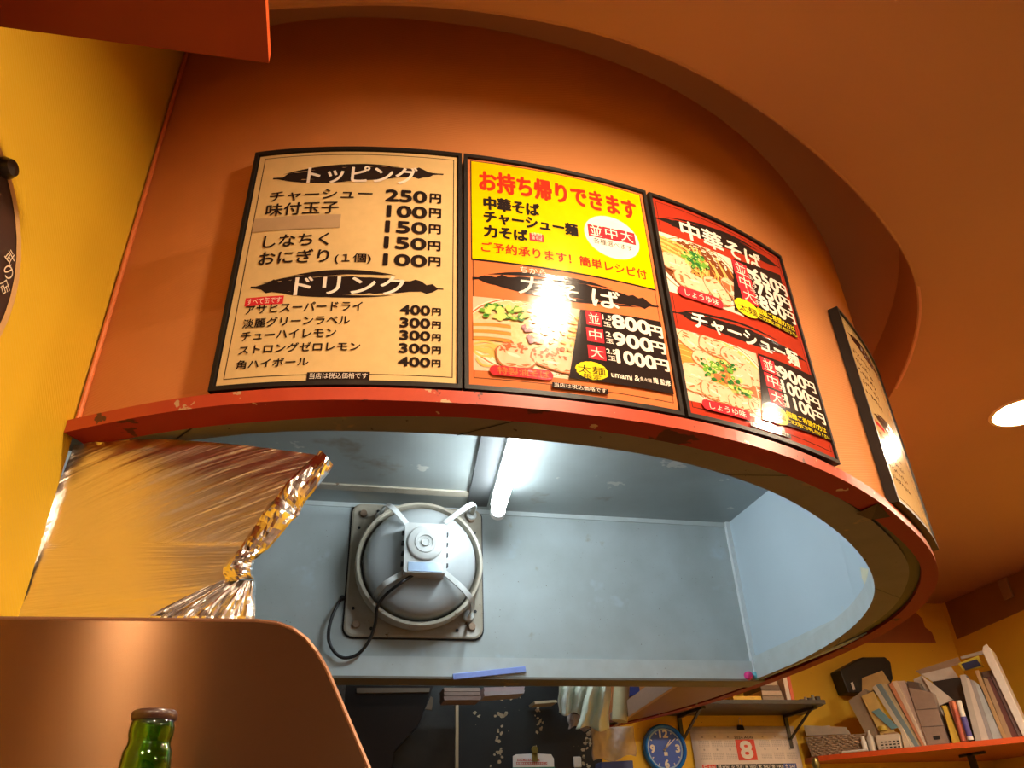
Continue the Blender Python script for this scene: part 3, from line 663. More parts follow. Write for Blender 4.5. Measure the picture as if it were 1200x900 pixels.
T(c2, 'umami &', (522, 768), (611, 752), PWH, px2, .02, Q); T(c2, '魚々麺', (617, 780), (653, 773), PWH, px2, .01, Q); T(c2, '庵 監修', (660, 788), (714, 775), PWH, px2, .02, Q)
R_(c2, (328, 803), (510, 806), INK, m2, 'price_note', Q2); T(c2, '当店は税込価格です', (334, 800), (504, 808), PWH, m2, .01, Q2+.0005)

# --- board 3
b0, b1 = c3(182, 745), c3(484, 205)
m3 = board((b0[0], ZB+.0225), (b1[0], ZT), 'red menu board with two ramen photos, third from left on the drum')
pa, pb_ = (b0[0]+.006, ZB+.031), (b1[0]-.006, ZT-.0075)
DCH.rect(pa, pb_, .0001).build('printed_sheet', PRED2, m3, fix=False)
mb = DCH.frame((pa[0]+.006, pa[1]+.010), (pb_[0]-.006, pb_[1]-.006), .001, .0004); mb.build('border_line', LINE, m3, fix=False)
brush_banner(c3(75, 97), c3(488, 262), .017, m3, 8); brush_banner(c3(135, 407), c3(578, 572), .017, m3, 9)
T(c3, '中華そば', (166, 163), (415, 200), PWH, m3, .03); T(c3, 'チャーシュー麺', (203, 460), (537, 517), PWH, m3, .03)
food(c3(118, 340), c3(327, 234), 'soy', m3, 'photo of soy ramen with pork and leeks', 21); food(c3(185, 700), c3(411, 547), 'pork', m3, 'photo of ramen covered with pork slices', 22)
for k, (dx, dy, bkq) in enumerate(((0, 0, ((337, 403), (545, 497), (487, 290), (331, 237))), (90, 318, ((430, 765), (660, 838), (597, 625), (414, 548))))):
    P3 = (P3 if k else []) + [DCH.poly([c3(*p) for p in bkq], .0052).build('price_panel', INK, m3, fix=False)]
for ch, lb, rt in (('並', (338, 285), (374, 254)), ('中', (351, 330), (389, 298)), ('大', (364, 373), (403, 346)), ('並', (429, 603), (464, 572)), ('中', (443, 655), (479, 624)), ('大', (457, 710), (491, 678))):
    R_(c3, lb, rt, PTAG, P3[lb[1] > 480], 'size_tile', Q); T(c3, ch, (lb[0]+6, lb[1]-3), (rt[0]-5, rt[1]+5), PWH, P3[lb[1] > 480], .01, Q2)
for items in ((('1', (379, 282), (391, 272)), ('玉', (382, 300), (393, 290)), ('650', (398, 307), (474, 306)), ((475, 342), (503, 326))),
              (('1.5', (386, 322), (405, 316)), ('玉', (389, 341), (403, 333)), ('750', (411, 352), (487, 352)), ((488, 388), (517, 372))),
              (('2', (401, 364), (413, 356)), ('玉', (404, 384), (417, 376)), ('850', (423, 398), (499, 398)), ((501, 434), (530, 418))),
              (('1', (471, 603), (481, 592)), ('玉', (473, 620), (484, 610)), ('900', (486, 630), (566, 627)), ((567, 664), (597, 646))),
              (('1.5', (478, 646), (497, 640)), ('玉', (482, 664), (496, 657)), ('1000', (497, 677), (578, 677)), ((581, 716), (612, 697))),
              (('2', (493, 700), (505, 692)), ('玉', (496, 721), (510, 713)), ('1100', (510, 726), (593, 727)), ((596, 766), (628, 747)))):
    for body, lb, rt in items[:2]: T(c3, body, lb, rt, PWH, P3[lb[1] > 480], .02, Q)
    T(c3, items[2][0], items[2][1], items[2][2], PWH, P3[lb[1] > 480], .05, Q); T(c3, '円', items[3][0], items[3][1], PWH, P3[lb[1] > 480], .035, Q)
for cx, cy, w_ in ((378, 400, 35), (472, 747, 38)):
    ca, cb = c3(cx, cy), c3(cx+w_, cy); DCH.ellipse(ca, cb[0]-ca[0], (cb[0]-ca[0])*.62, Q, jag=.05).build('yellow_splash', TYEL, P3[cy > 480], fix=False)
    T(c3, '太麺', (cx-27, cy+4), (cx+28, cy+2), INK, P3[cy > 480], .01, Q2)
T(c3, '細麺ご希望の方は', (414, 416), (530, 452), TYEL, P3[0], .02, Q); T(c3, 'ご注文時にお申し付け下さい', (419, 434), (538, 474), TYEL, P3[0], .02, Q)
T(c3, '細麺ご希望の方は', (509, 757), (635, 792), TYEL, P3[1], .02, Q); T(c3, 'ご注文時にお申し付け下さい', (513, 776), (646, 817), TYEL, P3[1], .02, Q)
cap_rect(c3, (152, 356), (298, 380), PTAG, m3, Q); T(c3, 'しょうゆ味', (175, 358), (283, 380), PWH, m3, .01, Q2)
cap_rect(c3, (232, 730), (384, 735), PTAG, m3, Q); T(c3, 'しょうゆ味', (256, 731), (370, 738), PWH, m3, .01, Q2)
R_(c3, (390, 787), (517, 804), INK, m3, 'price_note', Q); T(c3, '当店は税込価格です', (396, 787), (512, 806), PWH, m3, .01, Q2)

# --- board 4 (writing not legible in the photo: only the brush strokes and rows of ink marks)
s4 = todrum(1031, 563)[0]
m4 = board((s4, ZB+.0225), (s4+.335, ZT), 'cream menu board seen edge-on, rightmost on the drum beside the ceiling')
pa, pb_ = (s4+.008, ZB+.031), (s4+.327, ZT-.0075)
DCH.rect(pa, pb_, .0001).build('printed_sheet', PAPER, m4, fix=False)
DCH.frame((pa[0]+.008, pa[1]+.008), (pb_[0]-.008, pb_[1]-.006), .0012, .0004).build('border_line', LINE, m4, fix=False)
hh = pb_[1]
brush_banner((pa[0]+.03, hh-.035), (pb_[0]-.03, hh-.035), .0165, m4, 31); brush_banner((pa[0]+.03, hh-.225), (pb_[0]-.03, hh-.225), .018, m4, 32)
R = random.Random(5)
def marks(u, v, n, h, m=INK, gap=1.25):
    mb = MB()
    for k in range(n):
        x = u+k*h*gap
        for q in range(3):
            x0 = x+R.uniform(0, .6)*h; y0 = v+R.uniform(0, .8)*h; an = R.choice([0, 0, PI/2, .8, -.7]); L = h*R.uniform(.4, .8); w = h*.09; dx, dy = math.cos(an)*L/2, math.sin(an)*L/2; nx, ny = -math.sin(an)*w, math.cos(an)*w
            x0 += .1*h; DCH.poly([(x0-dx+nx, y0-dy+ny), (x0-dx-nx, y0-dy-ny), (x0+dx-nx, y0+dy-ny), (x0+dx+nx, y0+dy+ny)], L2, 0, mb)
    mb.build('ink_marks', m, m4, fix=False)
marks(pa[0]+.11, hh-.045, 4, .02, PWH); marks(pa[0]+.11, hh-.235, 4, .02, PWH)
for k in range(5): marks(pa[0]+.025, hh-.085-.024*k, 7, .0125); marks(pb_[0]-.09, hh-.085-.024*k, 4, .0125)
for k in range(5): marks(pa[0]+.02, hh-.275-.022*k, 9, .011); marks(pb_[0]-.09, hh-.275-.022*k, 4, .011)
DCH.rect((pa[0]+.02, hh-.252), (pa[0]+.075, hh-.242), L2).build('price_note', PTAG, m4, fix=False)
# ------------------------------------------------------------------ things above the left side
# red shelf board fixed to the yellow wall
z0 = .80; fa = onz(0, 33, z0); fr = onz(315, 74, z0); yf = (fa.y+fr.y)/2; xr = fr.x
wx = lambda y: P0[0]+(y-P0[1])*hx/hy
lp = [Vector((wx(yf), fa.y, z0)), Vector((xr, fr.y, z0)), Vector((xr-.002, .18, z0)), Vector((wx(.18), .18, z0))]
mb = MB(); mb.ext(lp, (0, 0, .018)); mb.m = [1 if i == 1 else 0 for i in range(len(mb.f))]
tag(mb.build('wall_shelf', [mat('dark red board', (.30, .035, .010), .5, noise=(10, (.24, .026, .008), .7), speck=[(45, .72, .75, (.08, .01, .005))]), mat('orange red edge', (.72, .10, .02), .4)]),
    'dark red board with a bright orange edge jutting from the yellow wall at top left', 'shelf')
# round brown sign on the yellow wall
SU = (-.2697, .6985), (-.2058, .6215), (-.1793, .5105)
(xa, ya), (xb, yb_), (xc, yc) = SU; dd_ = 2*(xa*(yb_-yc)+xb*(yc-ya)+xc*(ya-yb_))
ucen = ((xa*xa+ya*ya)*(yb_-yc)+(xb*xb+yb_*yb_)*(yc-ya)+(xc*xc+yc*yc)*(ya-yb_))/dd_; cz = ((xa*xa+ya*ya)*(xc-xb)+(xb*xb+yb_*yb_)*(xa-xc)+(xc*xc+yc*yc)*(xb-xa))/dd_
ucen, cz, ru, rz = -.360, .543, .18, .19
def sg(u, z, l=0): return lwall(u, z, .012+l)
t = thing('round_sign', sg(ucen, cz-.15), 'dark brown oval sign board with cream characters on the yellow wall', 'sign')
def oval(ru, rz, l, n=48): return [sg(ucen+ru*math.cos(a), cz+rz*math.sin(a), l) for a in [2*PI*k/n for k in range(n)]]
mb = MB(); mb.prism(oval(ru, rz, -.011), oval(ru, rz, 0)); mb.build('sign_board', mat('dark brown wood', (.05, .018, .010), .4, noise=(12, (.03, .012, .008), .7)), t)
mb = MB(); a_, b_ = oval(ru, rz, .001), oval(ru*.955, rz*.965, .001); mb.grid([a_, b_], closed=True); mb.build('sign_border', mat('tan sign border', (.60, .33, .12), .5), t, fix=False)
SC = Chart(lambda u, v, l: sg(u, v, l), tolwall, None)
CRM = mat('cream sign paint', (.80, .62, .42), .5)
# small characters follow the rim
for body, px, py, ro in (('武', 10, 302, -.30), ('の', 8, 319, -.45), ('店', 4, 336, -.55)):
    cu, cv = tolwall(px, py, .012); vs, fs = text_mesh(body, 0); s_ = .017; mb = MB()
    mb.add([sg(cu+((x-.5)*math.cos(ro)-(y-.5)*math.sin(ro))*s_*.8, cv+((x-.5)*math.sin(ro)+(y-.5)*math.cos(ro))*s_, .002) for x, y in vs], fs); mb.build('lettering', CRM, t, fix=False)
# hanger knob of the sign
u_, z_ = tolwall(-4, 207); mb = MB(); mb.lathe([(.0, .012), (.010, .010), (.013, .003), (.013, -.012)], sg(u_-.006, z_+.006), axis=(hy, -hx, 0), n=16, cap=True)
mb.build('hook', mat('dark metal', (.08, .07, .065), .35, metal=.7), t, smooth=True)

# ------------------------------------------------------------------ foil shield
def foil_y(u): return 1.035+.02*math.sin(u*3.1)
FL = [(90, 513), (78, 545), (62, 583), (46, 625), (28, 662), (0, 711), (-25, 745), (-45, 790)]
FR = [(372, 533), (345, 560), (318, 598), (298, 625), (285, 655), (268, 676), (262, 715), (255, 790)]
NU, NV = 60, 44
def lerp_path(P, t): 
    x = t*(len(P)-1); i = min(int(x), len(P)-2); k = x-i; return P[i][0]*(1-k)+P[i+1][0]*k, P[i][1]*(1-k)+P[i+1][1]*k
rows = []; uvs = []; R = random.Random(4)
for j in range(NV+1):
    v = j/NV; l = lerp_path(FL, v); r = lerp_path(FR, v); row = []
    for i in range(NU+1):
        u = i/NU; px = l[0]+(r[0]-l[0])*u; py = l[1]+(r[1]-l[1])*u
        py -= (1-v)**3*6*math.sin(PI*u)
        # depth: the sheet starts on the yellow wall and swings behind; the lower half tips forward
        wl = tolwall(*l); yl = lwall(*wl).y+.004
        k_ = min(1, u/.06); k_ = k_*k_*(3-2*k_); yy = yl*(1-k_)+(1.0-.10*u)*k_
        # ironed-in folds: fans of shallow pleats in the upper half, long level creases below
        f1 = math.sin((u*1.0+v*1.3)*46+2*math.sin(u*7)); f2 = math.sin(v*38+u*3+1.5*math.sin(u*5))
        kf = min(1, max(0, (.52-v)/.08))
        yy += .0007*f1*kf+.0006*f2*(1-kf)+R.uniform(-.00015, .00015)
        q_ = ony(px, py, yy); q_.z = min(q_.z, ZB-.001); row.append(q_)
        a = .55; uvs.append(((u*.9+v*.55), (v*.55*1.3+u*.45)) if kf > .5 else (u, v))
    rows.append(row)
ft = thing('foil_shield', ony(170, 722, 1.03), 'wrinkled aluminium foil sheet shielding the left end of the kitchen opening', 'foil sheet')
mb = MB(); mb.grid(rows); o = mb.build('foil_sheet', FOIL, ft, smooth=True, uv=uvs, fix=False)
# crumpled rolled edge, faceted
EDGE = [(372, 527, 392, 547), (352, 545, 378, 566), (334, 560, 357, 588), (322, 578, 353, 604), (305, 596, 344, 610), (292, 620, 322, 636), (278, 645, 306, 650), (257, 662, 300, 655), (256, 674, 296, 668), (262, 680, 300, 678)]
rows = []; R = random.Random(9); EP = []
for k in range(len(EDGE)-1):
    for q in range(2):
        t = q/2; EP.append([EDGE[k][c]*(1-t)+EDGE[k+1][c]*t for c in range(4)])
EP.append(list(EDGE[-1]))
for e in EP:
    row = []
    for i in range(6):
        t = i/5; px = e[0]+(e[2]-e[0])*t+R.uniform(-2, 2); py = e[1]+(e[3]-e[1])*t+R.uniform(-2.5, 2.5)
        row.append(ony(px, py, .890-.012*math.sin(PI*t)+R.uniform(-.010, .010)))
    row += [ony(e[2]-2, e[3], .905), ony((e[0]+e[2])/2, (e[1]+e[3])/2, .908)]
    rows.append(row)
mb = MB(); mb.grid(rows, closed=True); o = mb.build('crumpled_edge', FOILB, ft, sub=1); o['label'] = 'bright crumpled roll of foil along the edge'
# lower right flap with upright pleats
rows = []
for j in range(5):
    v = j/4; l = (262-100*v if v < .95 else 165, 680+48*v); l = (258-95*v, 680+46*v) ; r = (300-2*v, 680+46*v); row = []
    for i in range(19):
        u = i/18; px = l[0]+(r[0]-l[0])*u+R.uniform(-1, 1); py = l[1]+(r[1]-l[1])*u
        row.append(ony(px, py, .885+.005*(1 if (i//2) % 2 else -1)*(.4+.6*R.random())+R.uniform(-.002, .002)-.01*v))
    rows.append(row)
for k in range(1):
    rows.append([p+Vector((0, .005, -.08)) for p in rows[-1]])
mb = MB(); mb.grid(rows); mb.build('foil_flap', FOILB, ft, fix=False, sub=1)

# ------------------------------------------------------------------ brown tapered partition and bottle
PT = [(-200, 724), (0, 725.5), (298, 728), (325, 731), (343, 738), (358, 749), (370, 764), (381, 783), (392, 808), (432, 902), (470, 990), (-200, 990)]
lp = [ony(px, py, .6) for px, py in PT]
t = thing('counter_partition', Vector((-.15, .6, -.2)), 'brown brushed metal partition with a rounded corner standing on the counter', 'partition')
lp[0].x = max(lp[0].x, wx(.6)+.01); lp[-1] = Vector((lp[0].x, .6, -.24)); lp[-2] = Vector((lp[-3].x+.05, .6, -.24))
mb = MB(); mb.ext(lp, (0, .004, 0)); mb.build('panel', COPPER, t)
mb = MB()
for a_, b_ in zip(lp[:-2], lp[1:-1]):
    d_ = (b_-a_); mb.tube([a_+Vector((0, .002, 0)), b_+Vector((0, .002, 0))], .0024, 6)
mb.build('edge_strip', mat('pale copper edge', (.24, .11, .06), .4, metal=.5), t)
# bottle
cx = ony(180, 845, .48); ZT_ = cx.z+.008; bt = thing('glass_bottle', Vector((cx.x, .48, -.24)), 'green glass bottle with a dark screw cap before the brown partition', 'bottle')
GLASS = mat('green glass', (.20, .62, .05), .04, trans=1, ior=1.5, noise=(3, (.18, .58, .05), .2))
c0 = Vector((cx.x, .48, 0)); zt = ony(180, 843, .48).z
prof = [(.0105, zt-.001), (.0113, zt-.004), (.0113, zt-.008), (.0106, zt-.010), (.0108, zt-.013), (.0122, zt-.016), (.0128, zt-.026), (.0128, zt-.0275), (.0146, zt-.029), (.0146, zt-.0325), (.0130, zt-.034), (.0135, zt-.06), (.020, zt-.10), (.033, zt-.14), (.036, zt-.17), (.036, -.236), (.033, -.24), (.0005, -.238)]
inn = [(max(.0004, r-.0022), z+(.003 if z < -.2 else 0)) for r, z in reversed(prof)]
mb = MB(); mb.lathe(prof+inn, c0, n=40); mb.f += [tuple((i, (i+1) % 40, (len(prof+inn)-1)*40+(i+1) % 40, (len(prof+inn)-1)*40+i)) for i in range(40)]; mb.m += [0]*40
mb.build('glass_body', GLASS, bt, smooth=True)
mb = MB(); mb.lathe([(.0005, zt+.0042), (.0106, zt+.0042), (.0116, zt+.003), (.0116, zt+.0003), (.0108, zt-.0008), (.0005, zt-.0008)], c0, n=40); mb.build('cap', mat('dark brown cap', (.055, .022, .016), .35, coat=.2), bt, smooth=True)
mb = MB(); mb.lathe([(.0005, -.2345), (.0325, -.2345), (.0335, -.17), (.031, -.142), (.019, -.108), (.0005, -.107)], c0, n=32); mb.build('liquid', mat('clear water', (.95, .95, .9), .0, trans=1, ior=1.33), bt, smooth=True)
# counter
t = thing('serving_counter', (.8, .6, -1.4), 'dark wooden serving counter under the brown partition', 'counter')
mb = MB(); mb.box((-.365, .36, -.28), (2.3, .86, -.24)); mb.build('counter_top', mat('dark wood counter', (.12, .05, .025), .35, noise=(6, (.08, .03, .015), .7)), t, bevel=.006)
mb = MB(); mb.box((-.36, .5, -1.4), (2.25, .8, -.28)); mb.build('counter_front', MATS['dark wood counter'], t)

# ------------------------------------------------------------------ ventilation fan
Yp = HY
fc = ony(488, 667, Yp-.012); f_ = thing('ventilation_fan', Vector((fc.x, Yp, fc.z-.21)), 'round grey extractor fan on a grimy square plate on the hood wall', 'fan')
def rsq(cx, cz, hw, hh, r, y, n=6):
    out = []
    for qx, qz, a0 in ((1, 1, 0), (-1, 1, PI/2), (-1, -1, PI), (1, -1, 3*PI/2)):
        for k in range(n+1): a = a0+PI/2*k/n; out.append(Vector((cx+qx*(hw-r)+r*math.cos(a), y, cz+qz*(hh-r)+r*math.sin(a))))
    return out
hw = .222
mb = MB(); mb.prism(rsq(fc.x, fc.z, hw+.005, hw+.005, .035, Yp), rsq(fc.x, fc.z, hw+.005, hw+.005, .035, Yp-.004)); mb.build('gasket', BLACK, f_)
mb = MB(); mb.grid([rsq(fc.x, fc.z, hw, hw, .032, Yp-.003), rsq(fc.x, fc.z, hw, hw, .032, Yp-.012), rsq(fc.x, fc.z, hw-.006, hw-.006, .028, Yp-.014)], closed=True)
# plate face with a round opening
sq = rsq(fc.x, fc.z, hw-.006, hw-.006, .028, Yp-.014, 9); n = len(sq); circ = []
for p in sq:
    a = math.atan2(p.z-fc.z, p.x-fc.x); circ.append(Vector((fc.x+.185*math.cos(a), Yp-.012, fc.z+.185*math.sin(a))))
mb.grid([rsq(fc.x, fc.z, hw-.006, hw-.006, .028, Yp-.014, 9), [p.lerp(q, .45)+Vector((0, .006, 0)) for p, q in zip(sq, circ)], circ], closed=True)
mb.build('flat_plate', CREAM, f_, smooth=False)
# four cast brackets and bolts at the plate corners
for qx in (1, -1):
    for qz in (1, -1):
        mb = MB(); c = Vector((fc.x+qx*.185, Yp-.014, fc.z+qz*.185)); mb.lathe([(.0005, .010), (.011, .010), (.013, 0)], c, axis=(0, -1, 0), n=14); mb.build('bolt', mat('rusty bolt', (.30, .20, .13), .5, metal=.6), f_, smooth=True)
        for dx_, dz_ in ((.0, -.05*qz), (-.06*qx, .012*qz)):
            mb = MB(); mb.lathe([(.0005, .001), (.005, .001), (.005, -.002)], c+Vector((dx_+.012*qx, 0, dz_)), axis=(0, -1, 0), n=10); mb.build('screw_hole', BLACK, f_)
ax = (0, -1, 0)
cring = Vector((fc.x+.004, Yp-.012, fc.z))
mb = MB(); mb.lathe([(.190, 0), (.203, .012), (.207, .03), (.207, .075), (.204, .082), (.196, .082), (.192, .075), (.190, .03), (.186, .01)], cring, axis=ax, n=64); mb.build('outer_ring', CREAM, f_, smooth=True)
mb = MB(); mb.lathe([(.150, -.004), (.182, .006), (.184, .035), (.183, .07), (.178, .092), (.166, .108), (.140, .120), (.100, .128), (.05, .131), (.0005, .132)], cring, axis=ax, n=64)
mb.build('dome_shutter', FANG, f_, smooth=True)
mb = MB(); mb.lathe([(.186, .012), (.197, .012)], cring, axis=ax, n=64); mb.build('ring_gap', BLACK, f_)
# motor box
YM = Yp-.20
a_, b_ = ony(475, 612, YM), ony(523, 672, YM); mc = (a_+b_)/2; mw = (b_.x-a_.x)/2; mh = (a_.z-b_.z)/2
mb = MB(); mb.prism(rsq(mc.x, mc.z, mw, mh, .010, YM), rsq(mc.x, mc.z, mw, mh, .010, YM+.085)); mbx = mb.build('motor_box', FANW, f_, bevel=.003)
dc = ony(498.5, 636, YM-.002)
mb = MB(); mb.lathe([(.0005, .012), (.010, .012), (.011, .0135), (.013, .0135), (.0145, .008), (.022, .008), (.023, .012), (.033, .012), (.034, .009), (.052, .009), (.056, .007), (.058, 0)], Vector((dc.x, YM, dc.z)), axis=ax, n=48); mb.build('motor_cover', FANW, mbx, smooth=True)
for k in range(4):
    a = k*PI/2; mb = MB(); mb.lathe([(.0005, .0015), (.003, .0015), (.003, -.004)], Vector((dc.x+.025*math.cos(a), YM-.010, dc.z+.025*math.sin(a))), axis=ax, n=10); mb.build('vent_dot', MATS['grimy cream enamel'], mbx)
a_, b_ = ony(478, 669, YM-.001), ony(518, 660, YM-.001)
mb = MB(); mb.box((a_.x, YM-.0025, a_.z), (b_.x, YM, b_.z)); mb.build('rating_label', mat('silver blue label', (.42, .55, .72), .25, metal=.3), mbx)['label'] = 'silver blue sticker'
for k in range(4):
    for sg_ in (-1, 1):
        mb = MB(); zz_ = mc.z+mh*(.65-.42*k); mb.box((mc.x+sg_*(mw+.003)-.0045, YM+.012, zz_-.005), (mc.x+sg_*(mw+.003)+.0045, YM+.03, zz_+.005)); mb.build('side_lug', BLACK, mbx)
# four bent support arms
for px0, py0, px1, py1 in ((446, 606, 477, 614), (552, 604, 521, 613), (438, 706, 474, 671), (549, 722, 521, 671)):
    A0 = ony(px0, py0, Yp-.02); B1 = ony(px1, py1, YM+.05); out = Vector((A0.x-mc.x, 0, A0.z-mc.z)).normalized()
    pts = []
    P_ = [A0, A0+Vector((0, -.10, 0))+out*.004, A0+Vector((0, -.165, 0))-out*.012, A0.lerp(B1, .28)+Vector((0, -.125, 0)), B1]
    pp = [(0, 0)]
    for i in range(25):
        t = i/24; n_ = 4; v = Vector((0, 0, 0))
        for k in range(5): v += P_[k]*(math.comb(4, k)*t**k*(1-t)**(4-k))
        pts.append(v)
    wd = out.cross(Vector((0, 1, 0)))
    mb = MB(); mb.ribbon(pts, wd, .017, .005); mb.build('support_arm', FANW, f_, smooth=False, bevel=.001)
    mb = MB(); mb.lathe([(.0005, .010), (.016, .009), (.019, 0)], A0+Vector((0, -.002, 0)), axis=ax, n=16); mb.build('arm_foot', FANW, f_, smooth=True)
# power cord
CP = [(487, 672, YM+.05), (470, 683, YM+.02), (452, 697, Yp-.12), (442, 712, Yp-.10), (440, 730, Yp-.06), (433, 750, Yp-.04), (420, 766, Yp-.03), (404, 771, Yp-.03), (392, 764, Yp-.03), (385, 748, Yp-.03), (388, 726, Yp-.03), (396, 708, Yp-.02), (401, 701, Yp)]
pt = [ony(*c) for c in CP]
def cr(pts, per=6):
    P_ = [pts[0]]+pts+[pts[-1]]; out = []
    for i in range(1, len(P_)-2):
        for k in range(per):
            t = k/per; a, b, c, d = P_[i-1:i+3]; out.append(.5*((2*b)+(c-a)*t+(2*a-5*b+4*c-d)*t*t+(3*b-a-3*c+d)*t**3))
    return out+[pts[-1]]
cd = thing('power_cord', pt[-1], 'black power cord looping from the fan motor to the hood wall', 'cord')
mb = MB(); mb.tube(cr(pt), .0052, 8); mb.build('cord', CABLE, cd, smooth=True)
mb = MB(); mb.lathe([(.009, 0), (.008, .008), (.006, .012)], pt[-1], axis=ax, n=14, cap=True); mb.build('grommet', CABLE, cd, smooth=True)
# ------------------------------------------------------------------ on the rail
a_, b_ = ony(531, 797, HY-.012), ony(616, 788, HY-.012); dd = b_-a_; nrm = Vector((-dd.z, 0, dd.x)).normalized()*.018
mb = MB(); mb.ext([a_, b_, b_+nrm, a_+nrm], (0, -.008, 0)); tag(mb.build('magnet_bar', mat('periwinkle plastic', (.30, .40, .85), .35), bevel=.0015), 'flat blue magnetic bar lying askew on the hood rail', 'magnet')
for px, nm, col, lab in ((876.5, 'round_magnet', (.90, .06, .30), 'pink round magnet at the right end of the hood rail'), (886, 'round_magnet', (.16, .55, .62), 'teal round magnet beside the pink one in the hood corner')):
    c = ony(px, 792, HY-.010); mb = MB(); mb.lathe([(.0005, .016), (.010, .015), (.0135, .010), (.0145, 0)], c, axis=ax, n=20, cap=True); tag(mb.build(nm, mat(lab[:5]+'magnet', col, .3), smooth=True), lab, 'magnet')
# cream scrap of paper stuck on the right hood panel
SP = [(1008, 665), (1020, 667), (1026, 663), (1024, 678), (1016, 691), (1010, 678)]
def inside(px, py, off):          # where the ray through the opening meets the far inner side of the drum
    r = ray(px, py); Q = [drum(DL*i/(DN-1), 0, off) for i in range(DN)]
    for i in range(DN-2, 0, -1):
        ca = r.x*Q[i].y-r.y*Q[i].x; cb = r.x*Q[i+1].y-r.y*Q[i+1].x
        if ca*cb <= 0 and Q[i].y < 2.4: q = Q[i].lerp(Q[i+1], ca/(ca-cb)); return Vector((q.x, q.y, r.z*q.y/r.y))
mb = MB(); mb.prism([inside(px, py, -.033) for px, py in SP], [inside(px, py, -.035) for px, py in SP]); tag(mb.build('paper_scrap', mat('cream scrap', (.80, .74, .52), .5)), 'small cream paper scrap stuck inside the hood at the right end of its opening', 'paper scrap')

# ------------------------------------------------------------------ kitchen background under the hood
YK = 3.62
def quad(name, pts, y, d, m, parent=None, bevel=0, **k):
    mb = MB(); mb.ext([ony(px, py, y) for px, py in pts], (0, d, 0)); return mb.build(name, m, parent, bevel=bevel)
t = thing('kitchen_panel', ony(600, 940, YK), 'black wall panel with peeling cream paint under the hood', 'wall panel')
PEEL = mat('peeling black paint', (.014, .015, .015), .3, noise=(7, (.026, .028, .027), .6), speck=[(13, .655, .675, (.55, .45, .28))])
quad('panel', [(533, 800), (696, 800), (712, 950), (533, 950)], YK, .03, PEEL, t)
# flakes of cream showing through, each a thin chip
R = random.Random(12); FLK = mat('cream flake', (.52, .42, .26), .6)
mb = MB()
for cx_, cy_, n, sx, sy in ((585, 838, 9, 5, 6), (584, 862, 12, 4, 14), (585, 880, 9, 4, 12), (593, 836, 4, 3, 4), (631, 838, 9, 3, 16), (634, 850, 6, 2, 6), (558, 836, 5, 4, 4), (585, 819, 5, 16, 2), (686, 880, 14, 3, 22), (690, 870, 8, 3, 18), (543, 824, 4, 4, 2)):
    for k in range(n):
        x = cx_+R.gauss(0, sx*.6); y = cy_+R.gauss(0, sy*.6); s_ = R.uniform(.8, 2.4)
        mb.ext([ony(x+s_*math.cos(a)*R.uniform(.6, 1.3), y+s_*math.sin(a)*R.uniform(.6, 1.3), YK-.0015) for a in [2*PI*q/6 for q in range(6)]], (0, .001, 0))
o = mb.build('paint_flakes', FLK, t); o['kind'] = 'stuff'
mb = MB(); mb.box(tuple(ony(533.5, 950, YK-.02)), (ony(537.5, 806, YK-.02).x, YK, ony(537, 806, YK-.02).z)); tag(mb.build('wooden_strip', mat('pale wood strip', (.50, .40, .24), .5)), 'thin pale upright wooden strip at the left of the black panel', 'strip')
t = thing('range_cabinet', ony(470, 900, 3.2), 'dark brown steel cabinet hanging behind the hood on the left', 'cabinet')
quad('cabinet_body', [(404, 804), (508, 804), (497, 832), (490, 850), (462, 880), (455, 940), (404, 940)], 3.35, .2, mat('dark brown steel', (.022, .014, .010), .35), t)
quad('cabinet_lip', [(418, 806), (504, 806), (503, 811), (418, 812)], 3.33, .02, mat('beige lip', (.22, .18, .13), .5), t)
quad('cabinet_tag', [(498, 831), (505, 816), (508, 818), (506, 832)], 3.33, .01, MATS['beige lip'], t)
a_, b_ = ony(383, 804, 2.9), ony(405, 804, 2.9)
mb = MB(); mb.box((a_.x, 2.9, -1.4), (b_.x, 2.93, a_.z+.03))
tag(mb.build('steel_post', mat('marbled steel', (.35, .38, .40), .3, metal=.5, noise=(60, (.10, .11, .12), .9))), 'mottled grey steel post beside the brown partition', 'post')
tag(quad('smoky_panel', [(508, 804), (533, 804), (533, 950), (455, 950), (462, 882), (490, 852)], 3.5, .02, mat('smoky steel', (.06, .065, .062), .4, noise=(12, (.02, .022, .022), .9))), 'smoky dark steel sheet behind the brown cabinet', 'wall panel')
t = thing('paper_stack', ony(541, 821, 3.3), 'bundle of pale folded papers tucked under the hood, the left one', 'papers', 'paper bundles under the hood')
for k in range(3): quad('paper', [(520, 806+5*k), (562+k, 806+5*k), (563, 810.2+5*k), (521, 810.4+5*k)], 3.3, .12, mat('brownish paper %d' % k, (.46-.05*k, .36-.05*k, .30-.04*k), .7), t)
t = thing('paper_stack', ony(590, 816, 3.3), 'thin pinkish paper bundle under the hood, right of the other bundle', 'papers', 'paper bundles under the hood')
for k in range(2): quad('paper', [(567, 805.5+5*k), (615, 804.5+4*k), (614, 808.5+4*k), (568, 811+5*k)], 3.3, .12, mat('pinkish paper %d' % k, (.52-.05*k, .40, .40), .7), t)
tag(quad('wooden_block', [(626, 822), (652, 820), (653, 823), (627, 825)], 3.5, .1, MATS['pale wood strip']), 'short pale wooden ledge on the black panel beside the bags', 'ledge')
